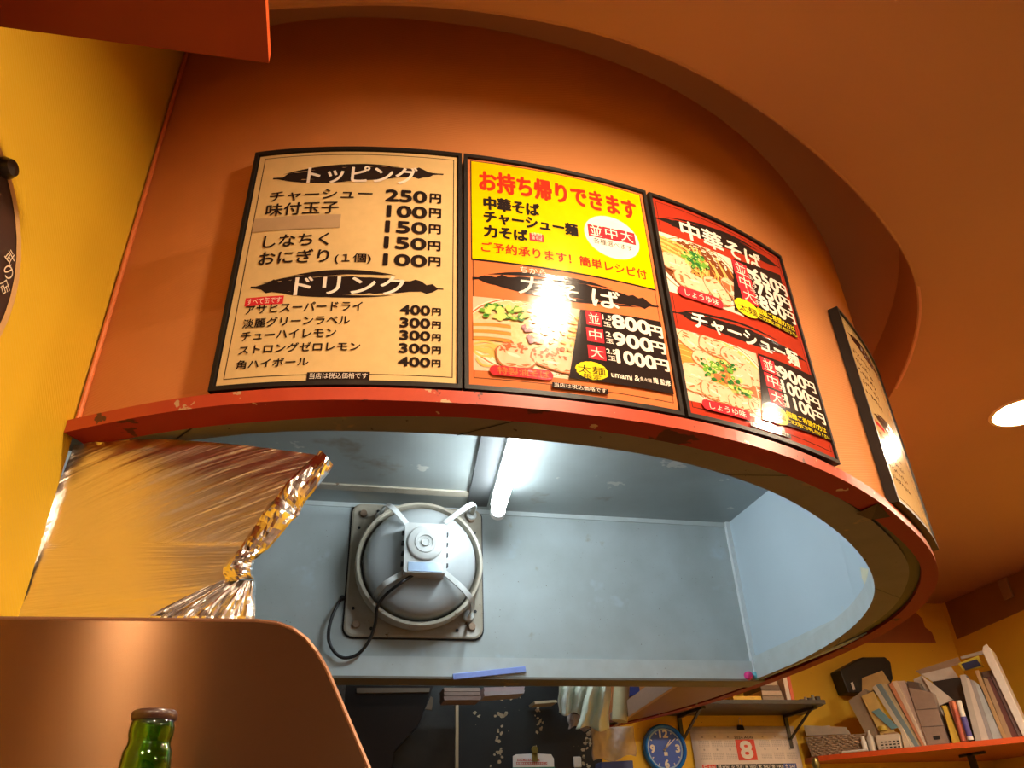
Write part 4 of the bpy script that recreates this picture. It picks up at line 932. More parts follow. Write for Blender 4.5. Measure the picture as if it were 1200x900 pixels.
# warning note, magnet, switch
t = thing('warning_note', ony(625, 900, YK-.01), 'white notice with two lines of red writing on the black panel', 'notice')
quad('note_paper', [(601, 886), (605, 884), (628, 883), (646, 884), (649, 889), (650, 915), (601, 915)], YK-.012, .002, mat('white note', (.80, .80, .76), .25), t)
NCH = Chart(lambda u, v, l: Vector((u, YK-.0125-l, v)), None, None)
def kp(px, py, y=YK-.0125): p = ony(px, py, y); return (p.x, p.z)
# writing in the photo is too blurred to read: rows of short red marks
R = random.Random(3)
for row, (y0, xs, xe) in enumerate(((890.5, 606, 634), (894.5, 605, 643))):
    x = xs
    while x < xe-2:
        w_ = R.uniform(1.8, 2.6); mb = MB(); a, b = kp(x, y0+1.2), kp(x+w_*.8, y0-1.4)
        NCH.rect((a[0], a[1]), (b[0], a[1]+.0022), .001, 0, mb); NCH.rect((a[0], b[1]-.002), (b[0], b[1]), .001, 0, mb); um = a[0]+(b[0]-a[0])*R.random()*.7; NCH.rect((um, a[1]), (um+.0022, b[1]), .001, 0, mb)
        mb.build('red_mark', mat('red print', (.6, .03, .03), .5), t, fix=False); x += w_
a, b = kp(601, 915), kp(650, 898.5); NCH.rect(a, b, .0008).build('green_band', mat('green print', (.03, .22, .14), .5), t, fix=False)
c = ony(626, 879, YK-.012); mb = MB(); mb.lathe([(.0005, .018), (.014, .017), (.016, .006), (.012, 0)], c, axis=ax, n=18, cap=True); mb.box((c.x-.012, YK-.02, c.z-.045), (c.x+.012, YK-.013, c.z-.008))
tag(mb.build('bulldog_clip', mat('olive brass', (.22, .18, .04), .4, metal=.4), smooth=False), 'small olive magnet clip holding the notice', 'clip')
c = ony(677, 893, YK-.01); mb = MB(); mb.box((c.x-.018, YK-.012, c.z-.022), (c.x+.018, YK, c.z+.022)); tag(mb.build('wall_button', mat('white button', (.72, .70, .62), .35), bevel=.005), 'small white square button on the black panel', 'button')

# hanging plastic bags
def sheet(name, quad4, y, amp, fold, m, label=None, cat=None, nu=26, nv=16, seed=1, parent=None, taper=0):
    R = random.Random(seed); rows = []; ph = R.uniform(0, 6)
    (x0, y0), (x1, y1), (x2, y2), (x3, y3) = quad4      # tl tr br bl
    for j in range(nv+1):
        v = j/nv; row = []
        for i in range(nu+1):
            u = i/nu; px = (x0+(x1-x0)*u)*(1-v)+(x3+(x2-x3)*u)*v+math.sin(v*9+u*4+ph)*1.2*v; py = (y0+(y1-y0)*u)*(1-v)+(y3+(y2-y3)*u)*v + (math.sin(u*9+ph)*2.5)*v
            row.append(ony(px, py, y+amp*math.sin(u*fold+ph+math.sin(v*2)*1.2)*(1-.3*v)+.01*R.uniform(-.2, .2)))
        rows.append(row)
    mb = MB(); mb.grid(rows); o = mb.build(name, m, parent, smooth=True, fix=False)
    so = o.modifiers.new('thick', 'SOLIDIFY'); so.thickness = .0015
    if label: tag(o, label, cat)
    return o
PLW = mat('milky plastic', (.90, .93, .84), .3, trans=0, noise=(9, (.70, .76, .60), .6))
PLG = mat('greenish plastic', (.84, .90, .76), .3, trans=0, noise=(9, (.78, .86, .66), .6))
PLC = mat('clear pinkish plastic', (.80, .68, .60), .15, alpha=.55, noise=(14, (.66, .55, .48), .8), bump=('noise', 25, .5, .01))
sheet('plastic_bag', [(655, 800), (693, 800), (688, 838), (654, 836)], 3.15, .03, 16, PLW, 'milky white plastic bag bunched under the hood, the left one', 'plastic bag', seed=2)
sheet('plastic_bag', [(690, 800), (716, 800), (713, 856), (676, 852)], 3.10, .03, 12, PLG, 'pale greenish plastic bag hanging beside the milky one', 'plastic bag', seed=3)
sheet('plastic_bag', [(664, 836), (690, 838), (690, 856), (667, 852)], 3.18, .02, 9, PLC, 'crinkled clear bag bottom below the milky bag', 'plastic bag', seed=4)
sheet('plastic_bag', [(692, 853), (742, 851), (746, 886), (695, 893)], 3.2, .02, 8, PLC, 'clear pinkish plastic bag hanging left of the blue clock', 'plastic bag', seed=5)
c0_, c1_ = ony(726, 845, 3.3), ony(729, 798, 3.3); mb = MB(); mb.tube([c0_, c1_], .034, 20); tag(mb.build('paper_roll', mat('cream roll', (.66, .58, .32), .5), smooth=True), 'cream paper roll standing behind the hood wall', 'roll')
tag(quad('blue_bundle', [(735, 800), (752, 800), (750, 812), (740, 815)], 3.4, .1, mat('blue cloth', (.08, .12, .45), .6)), 'small blue bundle behind the hood beside the cream roll', 'bundle')
tag(quad('blue_box', [(704, 893), (742, 891), (745, 940), (704, 940)], 3.5, .08, mat('blue black box', (.03, .05, .16), .4), bevel=.004), 'dark blue box standing below the clear plastic bag', 'box')

# ------------------------------------------------------------------ back wall: clock, calendar, black shelf
YW = YB
cc_ = ony(780.5, 877, YW-.03); rr = .104
cl = thing('wall_clock', Vector((cc_.x, YW, cc_.z-rr)), 'round blue wall clock with white numerals on the yellow wall', 'clock')
C3 = Vector((cc_.x, YW, cc_.z))
mb = MB(); mb.lathe([(rr, 0), (rr+.002, .012), (rr, .028), (rr-.006, .034), (rr-.014, .030), (rr-.016, .018)], C3, axis=ax, n=56); mb.build('clock_rim', mat('blue plastic', (.01, .20, .80), .25, coat=.3), cl, smooth=True)
mb = MB(); mb.lathe([(.0005, .018), (rr-.014, .018)], C3, axis=ax, n=56); cf = mb.build('clock_face', mat('deep blue face', (.02, .10, .62), .35), cl)
mb = MB(); mb.lathe([(rr-.024, .0188), (rr-.017, .0188)], C3, axis=ax, n=56); mb.build('minute_ring', mat('pale blue ring', (.35, .55, .80), .4), cl, fix=False)
KCH = Chart(lambda u, v, l: Vector((C3.x+u, YW-.0185-l, C3.z+v)), None, None); CW = mat('clock numeral white', (.80, .78, .75), .4)
for body, cu, cv, w_, h_ in (('12', 0, .063, .045, .036), ('3', .062, 0, .024, .036), ('6', 0, -.063, .024, .036), ('9', -.062, 0, .024, .036)):
    KCH.text(body, (cu-w_/2, cv-h_/2), (cu+w_/2, cv+h_/2), .002, CW, cf, .06, 'numeral')
for k in range(12):
    a = k*PI/6
    if k % 3: p, q = (.070, .078); mb = MB(); d0 = Vector((math.cos(a), math.sin(a))); n0 = Vector((-d0.y, d0.x))*.0022; KCH.poly([tuple(d0*p+n0), tuple(d0*p-n0), tuple(d0*q-n0), tuple(d0*q+n0)], .001, 0, mb); mb.build('hour_mark', CW, cf, fix=False)
for ang, L, w_ in ((math.radians(38), .048, .004), (math.radians(52), .070, .003)):
    d0 = Vector((math.sin(ang), math.cos(ang))); n0 = Vector((-d0.y, d0.x))*w_; mb = MB(); mb.prism([KCH.fn(*(d0*-.012+n0), .004), KCH.fn(*(d0*-.012-n0), .004), KCH.fn(*(d0*L-n0*.4), .004), KCH.fn(*(d0*L+n0*.4), .004)], [KCH.fn(*(d0*-.012+n0), .0055), KCH.fn(*(d0*-.012-n0), .0055), KCH.fn(*(d0*L-n0*.4), .0055), KCH.fn(*(d0*L+n0*.4), .0055)]); mb.build('clock_hand', CW, cl)
mb = MB(); KCH.rect((-.008, -.030), (.010, -.014), .001, 0, mb); mb.build('date_window', CW, cf, fix=False)

# calendar
ca_ = ony(808, 852, YW-.006); cb_ = ony(930, 850.5, YW-.006); cw_ = cb_.x-ca_.x; ctop = (ca_.z+cb_.z)/2; x0 = ca_.x
cal = thing('wall_calendar', Vector((x0+cw_/2, YW, ctop-.40)), 'paper wall calendar with a big white 8 on a red square', 'calendar')
CPAP = mat('calendar paper', (.80, .70, .66), .5); 
def CALF(u, v, l): return Vector((x0+u, YW-.004-l-.012*math.sin(min(1, max(0, v/.45))*PI*.5), ctop-v))
mb = MB(); mb.grid([[CALF(cw_*i/6, .40*j/8, 0) for i in range(7)] for j in range(9)]); o = csh = mb.build('calendar_sheet', CPAP, cal, smooth=True, fix=False); so = o.modifiers.new('t', 'SOLIDIFY'); so.thickness = .002; so.offset = 0
CC = Chart(lambda u, v, l: CALF(u, -v, l+.0015), None, None)
def crect(u0, v0, u1, v1, nm, m, l=.0): CC.rect((u0*cw_, -v1), (u1*cw_, -v0), l+.0003).build(nm, m, csh, fix=False)
RED8 = mat('calendar red', (.75, .05, .02), .5); CBL = mat('calendar black', (.03, .028, .03), .5); CBLU = mat('calendar blue', (.05, .09, .35), .5); CW2 = mat('calendar white', (.85, .78, .74), .5); CGR = mat('calendar grey print', (.42, .36, .36), .5)
crect(.405, .058, .585, .148, 'month_square', RED8, .0005); CC.text('8', (.435*cw_, -.143), (.555*cw_, -.063), .0015, CW2, csh, .045, 'numeral')
CC.text('2024 AUG', (.40*cw_, -.054), (.58*cw_, -.044), .001, CBL, csh, .03)
mb = MB(); CC.rect((.01*cw_, -.029), (.99*cw_, -.0278), .0003, 0, mb); mb.build('fold_line', CGR, csh, fix=False)
for g in range(6):                       # six small months in two rows
    for rw in range(2):
        uu = (.06+.12*g) if g < 3 else (.63+.12*(g-3)); vv = .062+.055*rw; mb = MB()
        CC.rect(((uu+.035)*cw_, -(vv-.012)), ((uu+.05)*cw_, -(vv-.020)), .0005, 0, mb)
        for k in range(5):
            for q in range(7): CC.rect(((uu+.0145*q)*cw_, -(vv+.006*k+.0026)), ((uu+.0145*q+.009)*cw_, -(vv+.006*k)), .0005, 0, mb)
        mb.build('small_month', CGR, csh, fix=False)
for k, (jp, en) in enumerate((('日', 'SUN'), ('月', 'MON'), ('火', 'TUE'), ('水', 'WED'), ('木', 'THU'), ('金', 'FRI'), ('土', 'SAT'))):
    u0 = .06+.126*k; crect(u0, .164, u0+.124, .188, 'weekday_tab', RED8 if k == 0 else CBLU if k == 6 else CBL, .0005)
    CC.text(jp, ((u0+.012)*cw_, -.186), ((u0+.045)*cw_, -.167), .0012, CW2, csh, .02); CC.text(en, ((u0+.058)*cw_, -.183), ((u0+.115)*cw_, -.170), .0012, CW2, csh, .02)
for rw in range(5):
    for k in range(7):
        d = rw*7+k-3
        if 1 <= d <= 31: CC.text(str(d), ((.085+.126*k)*cw_, -(.224+.034*rw)), ((.085+.126*k+.04)*cw_, -(.200+.034*rw)), .001, RED8 if k == 0 else CBLU if k == 6 else CBL, csh, .02, 'numeral')
c = ony(868, 852, YW-.02); t = thing('binder_clip', c, 'small black clip hanging the calendar from the wall', 'clip')
mb = MB(); mb.prism([Vector((c.x-.012, YW-.028, c.z-.012)), Vector((c.x+.014, YW-.028, c.z-.012)), Vector((c.x+.014, YW-.003, c.z-.012)), Vector((c.x-.012, YW-.003, c.z-.012))], [Vector((c.x-.012, YW-.018, c.z+.010)), Vector((c.x+.014, YW-.018, c.z+.010)), Vector((c.x+.014, YW-.010, c.z+.010)), Vector((c.x-.012, YW-.010, c.z+.010))]); mb.build('clip_body', BLACK, t)
mb = MB(); mb.tube([c+Vector((-.006, 0, .008)), c+Vector((-.008, -.004, .03)), c+Vector((0, -.004, .042)), c+Vector((.008, -.004, .03)), c+Vector((.006, 0, .008))], .0014, 6); mb.build('clip_wire', mat('steel wire', (.5, .48, .45), .3, metal=1), t)

# black wall shelf
zs = (ony(800, 839, YW).z+ony(941, 838, YW).z)/2; xr_ = ony(941, 838, YW).x; fy = onz(968, 825, zs).y; xf = onz(968, 825, zs).x
xs0 = 1.50; t = thing('black_shelf', Vector(((xs0+xf)/2, YW, zs)), 'black wall shelf above the calendar holding small things', 'shelf')
SHB = mat('black shelf board', (.035, .03, .03), .4)
mb = MB(); mb.prism([Vector((xs0, YW, zs)), Vector((xr_, YW, zs)), Vector((xf, fy, zs)), Vector((xs0, fy, zs))], [Vector((xs0, YW, zs+.018)), Vector((xr_, YW, zs+.018)), Vector((xf, fy, zs+.018)), Vector((xs0, fy, zs+.018))]); mb.build('shelf_board', SHB, t, bevel=.002)
for px in (795, 919):
    c = ony(px, 838, YW); mb = MB(); mb.box((c.x-.009, YW-.012, zs-.15), (c.x+.009, YW, zs)); mb.box((c.x-.009, fy+.05, zs-.012), (c.x+.009, YW, zs)); mb.ribbon([Vector((c.x, YW-.01, zs-.11)), Vector((c.x, fy+.09, zs-.008))], (1, 0, 0), .012, .006); mb.build('shelf_bracket', SHB, t)
zsh = zs+.018
def sh(px, y): return onz(px, 822, zsh).x*(y/onz(px, 822, zsh).y)
def stand(name, x0, x1, h, y0, y1, m, label, cat, group=None, lean=0, bevel=.001, z=None):
    z = zsh+.0005 if z is None else z
    mb = MB(); mb.prism([Vector((x0, y0, z)), Vector((x1, y0, z)), Vector((x1, y1, z)), Vector((x0, y1, z))], [Vector((x0+lean, y0, z+h)), Vector((x1+lean, y0, z+h)), Vector((x1+lean, y1, z+h)), Vector((x0+lean, y1, z+h))])
    return tag(mb.build(name, m, bevel=bevel), label, cat, group)
yy = fy+.03
stand('book', sh(928, yy), sh(932, yy), .17, yy, yy+.16, mat('red orange cover', (.72, .12, .03), .4), 'red-orange book standing at the right end of the black shelf', 'book')
stand('book', sh(922, yy)+.004, sh(928, yy)-.001, .165, yy, yy+.16, mat('white cover', (.75, .70, .66), .4), 'white-spined book leaning beside the red-orange book', 'book')
cols = [(.35, .28, .22), (.55, .46, .38), (.18, .14, .12), (.62, .50, .40)]
for k in range(4): stand('magazine', sh(896, yy)+.0, sh(921, yy)-.006*k, .022, yy+.01, yy+.18, mat('magazine cover %d' % k, cols[k], .5), ['grey-brown', 'tan', 'dark', 'pale brown'][k]+' magazine lying in the pile on the black shelf, '+['lowest', 'second from the bottom', 'third from the bottom', 'topmost'][k], 'magazine', 'magazines piled on the black shelf', z=zsh+.0005+.0232*k)
stand('plastic_tray', sh(860, yy), sh(893, yy), .020, yy, yy+.15, mat('bright yellow plastic', (.85, .55, .02), .35), 'flat bright yellow plastic tray on the black shelf', 'tray')
for k, px in enumerate((941, 946, 950, 955, 960)):
    cpx = Vector((sh(px, yy+.01), yy+.02, zsh)); mb = MB()
    if k % 2: mb.lathe([(.0005, .018+.004*k), (.006, .016+.004*k), (.009, .008), (.008, 0)], cpx, n=12, cap=True)
    else: mb.box((cpx.x-.010, yy+.01, zsh+.0005), (cpx.x+.010, yy+.03, zsh+.010+.003*k))
    tag(mb.build('figurine' if k % 2 else 'small_box', mat('trinket %d' % k, [(.12, .10, .08), (.3, .26, .2), (.06, .05, .05), (.22, .24, .2), (.05, .05, .05)][k], .5), smooth=False), ['small dark box near the end of the black shelf', 'small tan trinket near the end of the black shelf', 'low black box among the trinkets on the black shelf', 'grey-green trinket near the black shelf tip', 'black box at the very tip of the black shelf'][k], 'trinket')

# black device on the wall
t = thing('wall_speaker', ony(1015, 812, YW), 'black wall box with cut corners behind the folders', 'speaker')
quad('speaker_body', [(984, 785), (1011, 770), (1038, 770), (1044, 776), (1047, 795), (1040, 812), (994, 812)], YW-.09, .09, mat('matt black plastic', (.012, .012, .013), .45), t, bevel=.006)
quad('speaker_label', [(997, 800), (999.5, 799), (1002.5, 808), (1000, 809)], YW-.093, .002, CW, t)

# ------------------------------------------------------------------ red corner shelf and what stands on it
ZS = .324; TH = .022
A_ = onz(960, 892, ZS); B_ = onz(1203, 869.5, ZS); ed = (B_-A_); ed.z = 0; ed.normalize(); bkv = Vector((-ed.y, ed.x, 0))
if bkv.y < 0: bkv = -bkv
Bx = A_+ed*((XR-A_.x)/ed.x)
t = thing('corner_shelf', Vector((3.2, 3.6, ZS)), 'orange-red shelf board across the room corner, loaded with files', 'shelf')
lp = [A_, Bx, Vector((XR, YB, ZS)), Vector((A_.x+.0, YB, ZS))]
mb = MB(); mb.ext(lp, (0, 0, TH)); mb.m = [1 if i == 0 else 0 for i in range(len(mb.f))]; mb.build('shelf_board', [mat('brown red board', (.40, .10, .03), .4), mat('orange red board edge', (.70, .10, .02), .35)], t)
c = onz(1133, 880, ZS); c = c+bkv*.12
mb = MB(); mb.box((c.x-.006, c.y-.01, ZS-.10), (c.x+.006, c.y+.03, ZS-.001)); mb.box((c.x-.006, c.y-.08, ZS-.012), (c.x+.006, c.y+.08, ZS-.001)); mb.build('shelf_bracket', SHB, t, bevel=.002)
ZT2 = ZS+TH+.0005
def shp(px, py, off):       # pixel -> vertical plane parallel to the shelf edge, off metres behind it
    r = ray(px, py); n = bkv; return r*(n.dot(A_+bkv*off)/n.dot(r))
def item(name, q4, off, d, m, label, cat, group=None, parent=None, bevel=.0015, base=True):
    """q4: tl, tr, br, bl in pixels; the foot is dropped on the shelf top"""
    P = [shp(px, py, off) for px, py in q4]
    if base:
        zb = min(P[2].z, P[3].z); 
        for k in (2, 3): P[k] = Vector((P[k].x, P[k].y, ZT2))
    mb = MB(); mb.ext(P, bkv*d); o = mb.build(name, m, parent, bevel=bevel)
    if label: tag(o, label, cat, group)
    return o
PP = lambda n, c, r=.55: mat('file '+n, c, r, noise=(25, tuple(x*.75 for x in c), .7))
g = 'papers and folders on the corner shelf'
def crop(x, y): return (900+x/4, 740+y/4)
def I(name, q, off, d, m, label, cat, **k): return item(name, [crop(*p) for p in q], off, d, m, label, cat, **k)
# folders, left to right (crop coordinates of the 4x view)
I('folder', [(376, 325), (455, 268), (560, 470), (478, 478)], .04, .10, PP('grey', (.34, .28, .20)), 'greyish clear folder leaning leftmost in the row of files', 'folder', group=g)
I('envelope', [(440, 218), (535, 183), (572, 240), (440, 300)], .12, .006, PP('manila', (.62, .44, .18)), 'manila envelope sticking up in front of the black wall box', 'envelope', base=False)
I('envelope', [(437, 303), (492, 280), (612, 470), (560, 545)], .025, .012, PP('yellow manila', (.66, .48, .16)), 'yellow manila envelope at the front of the leftmost folders', 'envelope', group=g)
I('leaflet', [(485, 375), (520, 360), (612, 450), (580, 460)], .018, .004, PP('teal leaflet', (.16, .34, .42)), 'blue leaflet tucked on the manila envelope', 'leaflet', base=False)
I('folder', [(488, 262), (505, 250), (690, 545), (668, 548)], .03, .10, PP('pale', (.60, .56, .46)), 'pale folder just left of the blue-grey folders', 'folder', group=g)
I('folder', [(505, 250), (530, 243), (712, 543), (690, 546)], .03, .12, PP('slate', (.20, .28, .32)), 'slate blue folder leaning among the files', 'folder', group=g)
I('folder', [(530, 248), (556, 243), (722, 541), (712, 543)], .035, .12, PP('manila2', (.56, .46, .28)), 'thin tan folder right of the slate blue folder', 'folder', group=g)
I('folder', [(566, 250), (580, 236), (736, 540), (722, 541)], .03, .12, PP('orange', (.60, .26, .14)), 'thin orange folder among the leaning files', 'folder', group=g)
I('folder', [(580, 236), (604, 230), (745, 538), (736, 540)], .03, .12, PP('cream', (.70, .58, .46)), 'cream folder right of the thin orange folder', 'folder', group=g)
I('folder', [(606, 232), (640, 230), (752, 535), (745, 538)], .04, .12, PP('pinkish', (.58, .44, .38)), 'pinkish folder standing left of the grey radio', 'folder', group=g)
t = thing('radio', shp(*crop(790, 530), .03), 'grey-brown radio with a small dark window on the corner shelf', 'radio')
I('radio_body', [(655, 262), (770, 285), (850, 520), (748, 535)], .03, .08, mat('taupe plastic', (.30, .22, .18), .4), None, None, parent=t, bevel=.004)
I('radio_top', [(650, 232), (705, 238), (735, 282), (660, 285)], .04, .06, mat('dark taupe plastic', (.10, .08, .07), .4), None, None, parent=t, bevel=.003, base=False)
I('radio_window', [(772, 490), (803, 487), (808, 504), (778, 507)], .028, .004, BLACK, None, None, parent=t, base=False, bevel=0)
I('panel_line', [(694, 366), (796, 358), (798, 361), (695, 369)], .0285, .002, MATS['dark taupe plastic'], None, None, parent=t, base=False, bevel=0)
I('panel_line', [(715, 446), (822, 440), (824, 443), (717, 449)], .0285, .002, MATS['dark taupe plastic'], None, None, parent=t, base=False, bevel=0)
I('folder', [(680, 225), (722, 205), (905, 525), (850, 530)], .12, .05, PP('white', (.62, .56, .48)), 'white folder standing right behind the grey radio', 'folder', group=g)
I('folder', [(722, 212), (760, 235), (868, 320), (800, 350)], .10, .02, PP('white scroll', (.70, .62, .54)), 'white curled paper leaning over the top of the radio', 'paper', base=False)
I('magazine', [(716, 200), (858, 165), (892, 215), (770, 235)], .17, .01, PP('off white', (.66, .62, .56)), 'off-white paper slanting over the black folder', 'paper', base=False)
I('folder', [(770, 235), (900, 214), (975, 520), (905, 526)], .15, .02, PP('black', (.018, .016, .015), .4), 'large black folder standing behind the marker pens', 'folder', group=g)
I('magazine', [(690, 185), (890, 120), (905, 150), (720, 205)], .22, .01, PP('tan card', (.42, .30, .20)), 'tan cardboard sheet at the very back of the files', 'cardboard', base=False)
I('notebook', [(818, 350), (835, 345), (905, 528), (868, 532)], .02, .05, PP('yellow book', (.75, .50, .06)), 'narrow yellow notebook left of the marker pens', 'notebook', group=g)
I('notebook', [(845, 330), (870, 322), (935, 526), (908, 528)], .02, .06, PP('brown red book', (.45, .14, .08)), 'red-brown notebook beside the marker pens', 'notebook', group=g)
# marker pens: tube with cap
t = thing('marker_pen', shp(*crop(955, 525), .01), 'fat marker pen with white body and violet-blue band, standing on the corner shelf', 'pen')
a, m_, b = shp(*crop(893, 325), .015), shp(*crop(915, 400), .015), shp(*crop(952, 515), .015); b.z = ZT2+.006; m2_ = m_.lerp(b, .85)
mb = MB(); mb.tube([a, m_], .011, 14); mb.build('pen_cap', CW, t, smooth=True)
mb = MB(); mb.tube([m_, m2_], .012, 14); mb.build('pen_barrel', mat('violet blue', (.09, .08, .34), .35), t, smooth=True)
mb = MB(); mb.tube([m2_, b], .0125, 14); mb.build('pen_end', CW, t, smooth=True)
t = thing('marker_pen', shp(*crop(915, 525), .01), 'orange-red marker pen left of the white and violet one', 'pen')
a, b = shp(*crop(868, 330), .012), shp(*crop(918, 520), .012); b.z = ZT2+.004
mb = MB(); mb.tube([a, a.lerp(b, .2)], .009, 12); mb.build('pen_cap', mat('coral plastic', (.70, .22, .12), .35), t, smooth=True); mb = MB(); mb.tube([a.lerp(b, .2), b], .0095, 12); mb.build('pen_barrel', mat('brick plastic', (.50, .12, .08), .35), t, smooth=True)
# right block of files
I('folder', [(898, 205), (925, 200), (1005, 522), (975, 524)], .05, .12, PP('light grey', (.50, .46, .43)), 'light grey folder right of the black folder', 'folder', group=g)
I('folder', [(925, 212), (945, 225), (1040, 520), (1005, 522)], .05, .12, PP('white2', (.66, .60, .56)), 'white folder, second in the right block of files', 'folder', group=g)
I('folder', [(945, 225), (968, 232), (1060, 518), (1040, 520)], .05, .12, PP('grey3', (.36, .34, .36)), 'dark grey folder in the right block of files', 'folder', group=g)
I('folder', [(968, 235), (990, 250), (1105, 516), (1060, 518)], .05, .12, PP('ice', (.46, .50, .54)), 'bluish white folder in the right block of files', 'folder', group=g)
I('folder', [(968, 185), (985, 180), (1125, 513), (1105, 516)], .045, .13, PP('kraft', (.48, .30, .14)), 'tall kraft brown envelope among the right block of files', 'envelope', group=g)
I('folder', [(1005, 215), (1030, 222), (1150, 511), (1125, 513)], .05, .13, PP('kraft2', (.40, .26, .15)), 'second kraft envelope, right of the tall one', 'envelope', group=g)
I('folder', [(1025, 215), (1042, 212), (1180, 508), (1150, 511)], .05, .13, PP('maroon', (.14, .04, .035)), 'dark maroon folder left of the white box file', 'folder', group=g)
I('magazine', [(1045, 210), (1085, 205), (1200, 500), (1180, 506)], .05, .13, PP('mixed cover', (.20, .13, .13)), 'dark patterned magazine against the white box file', 'magazine', group=g)
I('envelope', [(890, 150), (985, 112), (1012, 165), (915, 185)], .16, .01, PP('yellow frame', (.72, .60, .05)), 'yellow-edged card lying on top of the files', 'card', base=False)
I('card', [(905, 152), (978, 130), (1000, 160), (925, 182)], .155, .004, PP('navy', (.02, .03, .12)), 'dark navy card on top of the yellow-edged card', 'card', base=False)
I('folder', [(1000, 190), (1050, 180), (1062, 208), (1010, 218)], .08, .1, PP('dark brown lump', (.12, .07, .05)), 'dark brown pouch on top of the kraft envelopes', 'pouch', base=False)
# big white plastic box file with a rim
t = thing('box_file', shp(*crop(1190, 505), .03), 'tall white plastic box file leaning at the right end of the shelf', 'file box')
I('box_side', [(1002, 90), (1038, 72), (1235, 500), (1200, 505)], .03, .16, mat('white plastic', (.66, .62, .60), .35), None, None, parent=t, bevel=.003)
I('box_tab', [(1008, 70), (1025, 58), (1034, 76), (1004, 92)], .03, .03, MATS['white plastic'], None, None, parent=t, base=False)
I('box_back', [(900, 118), (1010, 88), (1022, 104), (905, 130)], .19, .006, mat('grey board', (.42, .38, .34), .5), None, None, parent=t, base=False)
# basket of papers
t = thing('woven_basket', shp(*crop(320, 590), .03), 'rough brown woven basket at the left end of the corner shelf', 'basket')
BK = mat('woven fibre', (.26, .17, .10), .8, noise=(60, (.48, .36, .25), .9), bump=('noise', 90, .8, .006))
q = [crop(175, 497), crop(478, 478), crop(490, 560), crop(212, 600)]; P_ = [shp(px, py, .03) for px, py in q]; P_[2].z = ZT2; P_[3].z = ZT2
nb = 9
for k in range(nb):
    t0, t1 = k/nb, (k+1)/nb; a = P_[3].lerp(P_[0], t0+.5/nb); b = P_[2].lerp(P_[1], t0+.5/nb); pts = []
    for i in range(25): w_ = i/24; pts.append(a.lerp(b, w_)+bkv*(.004*math.sin(w_*60+k*PI)))
    a2 = a+bkv*.14; b2 = b+bkv*.14
    pts2 = pts+[b.lerp(b2, .5), b2]+[b2.lerp(a2, i/6) for i in range(1, 7)]+[a.lerp(a2, .5), a]
    mb = MB(); mb.tube(pts2, (P_[0]-P_[3]).length/nb*.56, 6); mb.build('basket_strand', BK, t)
mb = MB(); mb.ext([P_[3]+bkv*.005+Vector((0, 0, .001)), P_[2]+bkv*.005+Vector((0, 0, .001)), P_[2]+bkv*.135+Vector((0, 0, .001)), P_[3]+bkv*.135+Vector((0, 0, .001))], (0, 0, .004)); mb.build('basket_base', BK, t)
for k, (qq, c) in enumerate((([(165, 440), (365, 448), (385, 480), (180, 490)], (.62, .54, .44)), ([(170, 452), (290, 440), (300, 480), (185, 488)], (.70, .62, .52)), ([(240, 455), (380, 465), (388, 484), (250, 488)], (.55, .46, .38)))):
    I('paper', qq, .06+.03*k, .004, PP('sheet %d' % k, c), ['beige papers sticking out of the woven basket, front sheet', 'whitish sheet in the middle of the basket papers', 'brownish sheet at the back of the basket papers'][k], 'paper', base=False)
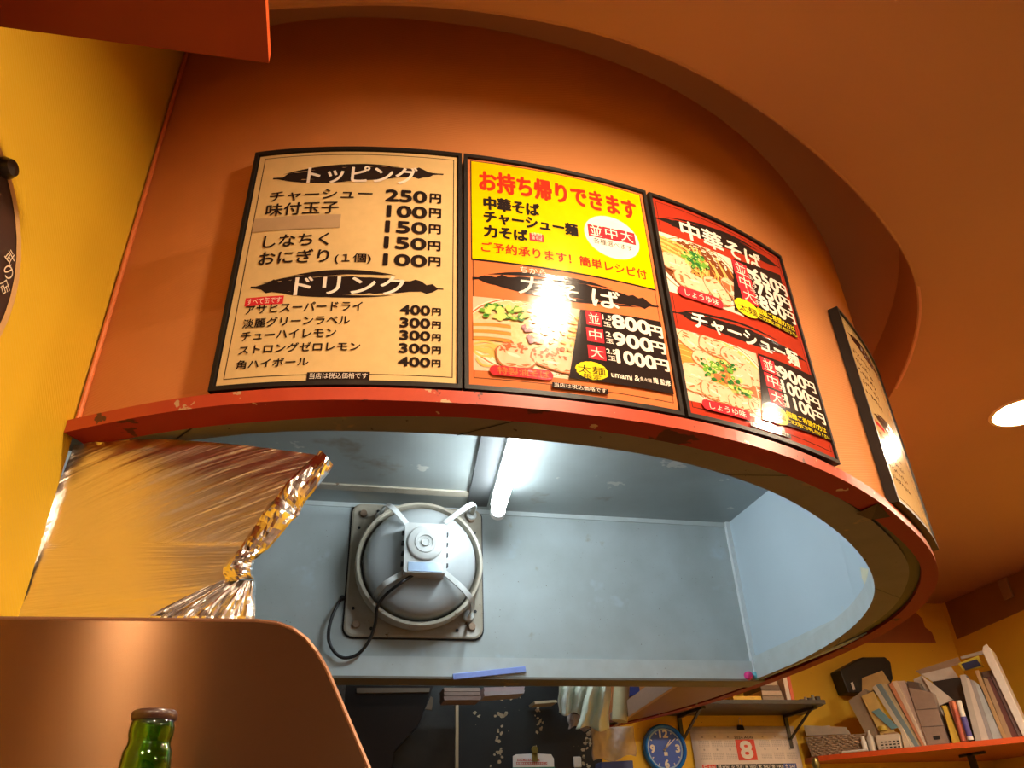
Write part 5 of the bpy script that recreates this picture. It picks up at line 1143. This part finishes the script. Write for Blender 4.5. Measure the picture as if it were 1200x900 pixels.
# perforated white box with holes
t = thing('perforated_box', shp(*crop(570, 560), .0), 'small white box with rows of slots, in front of the folders', 'box')
I('box_body', [(500, 487), (615, 478), (628, 552), (520, 568)], .005, .05, mat('ivory plastic', (.68, .60, .50), .4), None, None, parent=t, bevel=.003)
for r_ in range(3):
    for c_ in range(5):
        x = 527+c_*19+r_*3; y = 517+r_*13-c_*1.5; I('slot', [(x, y), (x+11, y-1), (x+12, y+5), (x+1, y+6)], .0035, .003, BLACK, None, None, parent=t, base=False, bevel=0)
c = shp(*crop(540, 462), .03); mb = MB(); mb.lathe([(.0005, .018), (.018, .016), (.022, .004), (.020, -.004)], c, n=20, cap=True); tag(mb.build('round_pot', mat('mustard plastic', (.55, .40, .04), .4), smooth=True), 'small mustard-coloured pot on top of the slotted box', 'pot')
I('note_pad', [(540, 478), (600, 470), (612, 480), (548, 490)], .02, .04, PP('brown pad', (.36, .22, .12)), 'brown pad lying on the slotted white box', 'pad', base=False)
I('small_bottle', [(620, 460), (632, 455), (672, 545), (640, 552)], .02, .03, PP('cream card', (.66, .58, .46)), 'cream card standing right of the slotted box', 'card', group=g)
t = thing('glue_bottle', shp(*crop(460, 565), .01), 'little white bottle standing before the woven basket', 'bottle')
c = shp(*crop(458, 560), .012); c.z = ZT2
mb = MB(); mb.lathe([(.0005, .0), (.012, .0), (.0125, .04), (.009, .048)], c, n=16); mb.build('bottle_body', CW, t, smooth=True); mb = MB(); mb.lathe([(.0095, .046), (.008, .062), (.0005, .063)], c, n=16); mb.build('bottle_cap', CW, t, smooth=True)
t = thing('glue_bottle', shp(*crop(490, 560), .02), 'white squeeze bottle between the basket and the slotted box', 'bottle')
c = shp(*crop(492, 556), .02); c.z = ZT2
mb = MB(); mb.lathe([(.0005, .0), (.016, .0), (.016, .055), (.008, .068)], c, n=16); mb.build('bottle_body', mat('milky white', (.62, .58, .52), .4), t, smooth=True); mb = MB(); mb.lathe([(.008, .066), (.006, .085), (.0005, .086)], c, n=16); mb.build('bottle_cap', MATS['milky white'], t, smooth=True)
a, b = shp(*crop(350, 577), .0), shp(*crop(470, 566), .0); a.z = b.z = ZT2+.005; mb = MB(); mb.tube([a, b], .005, 10); tag(mb.build('white_pen', CW, smooth=True), 'white pen lying along the front edge of the corner shelf', 'pen')
c = onz(*crop(225, 625), ZS-.03); mb = MB(); mb.lathe([(.0005, .03), (.012, .025), (.018, .0), (.012, -.02), (.0005, -.026)], c, n=18); o = tag(mb.build('hanging_bell', mat('olive brass bell', (.25, .22, .08), .3, metal=.7), smooth=True), 'small brass ball hanging under the left end of the corner shelf', 'bell')
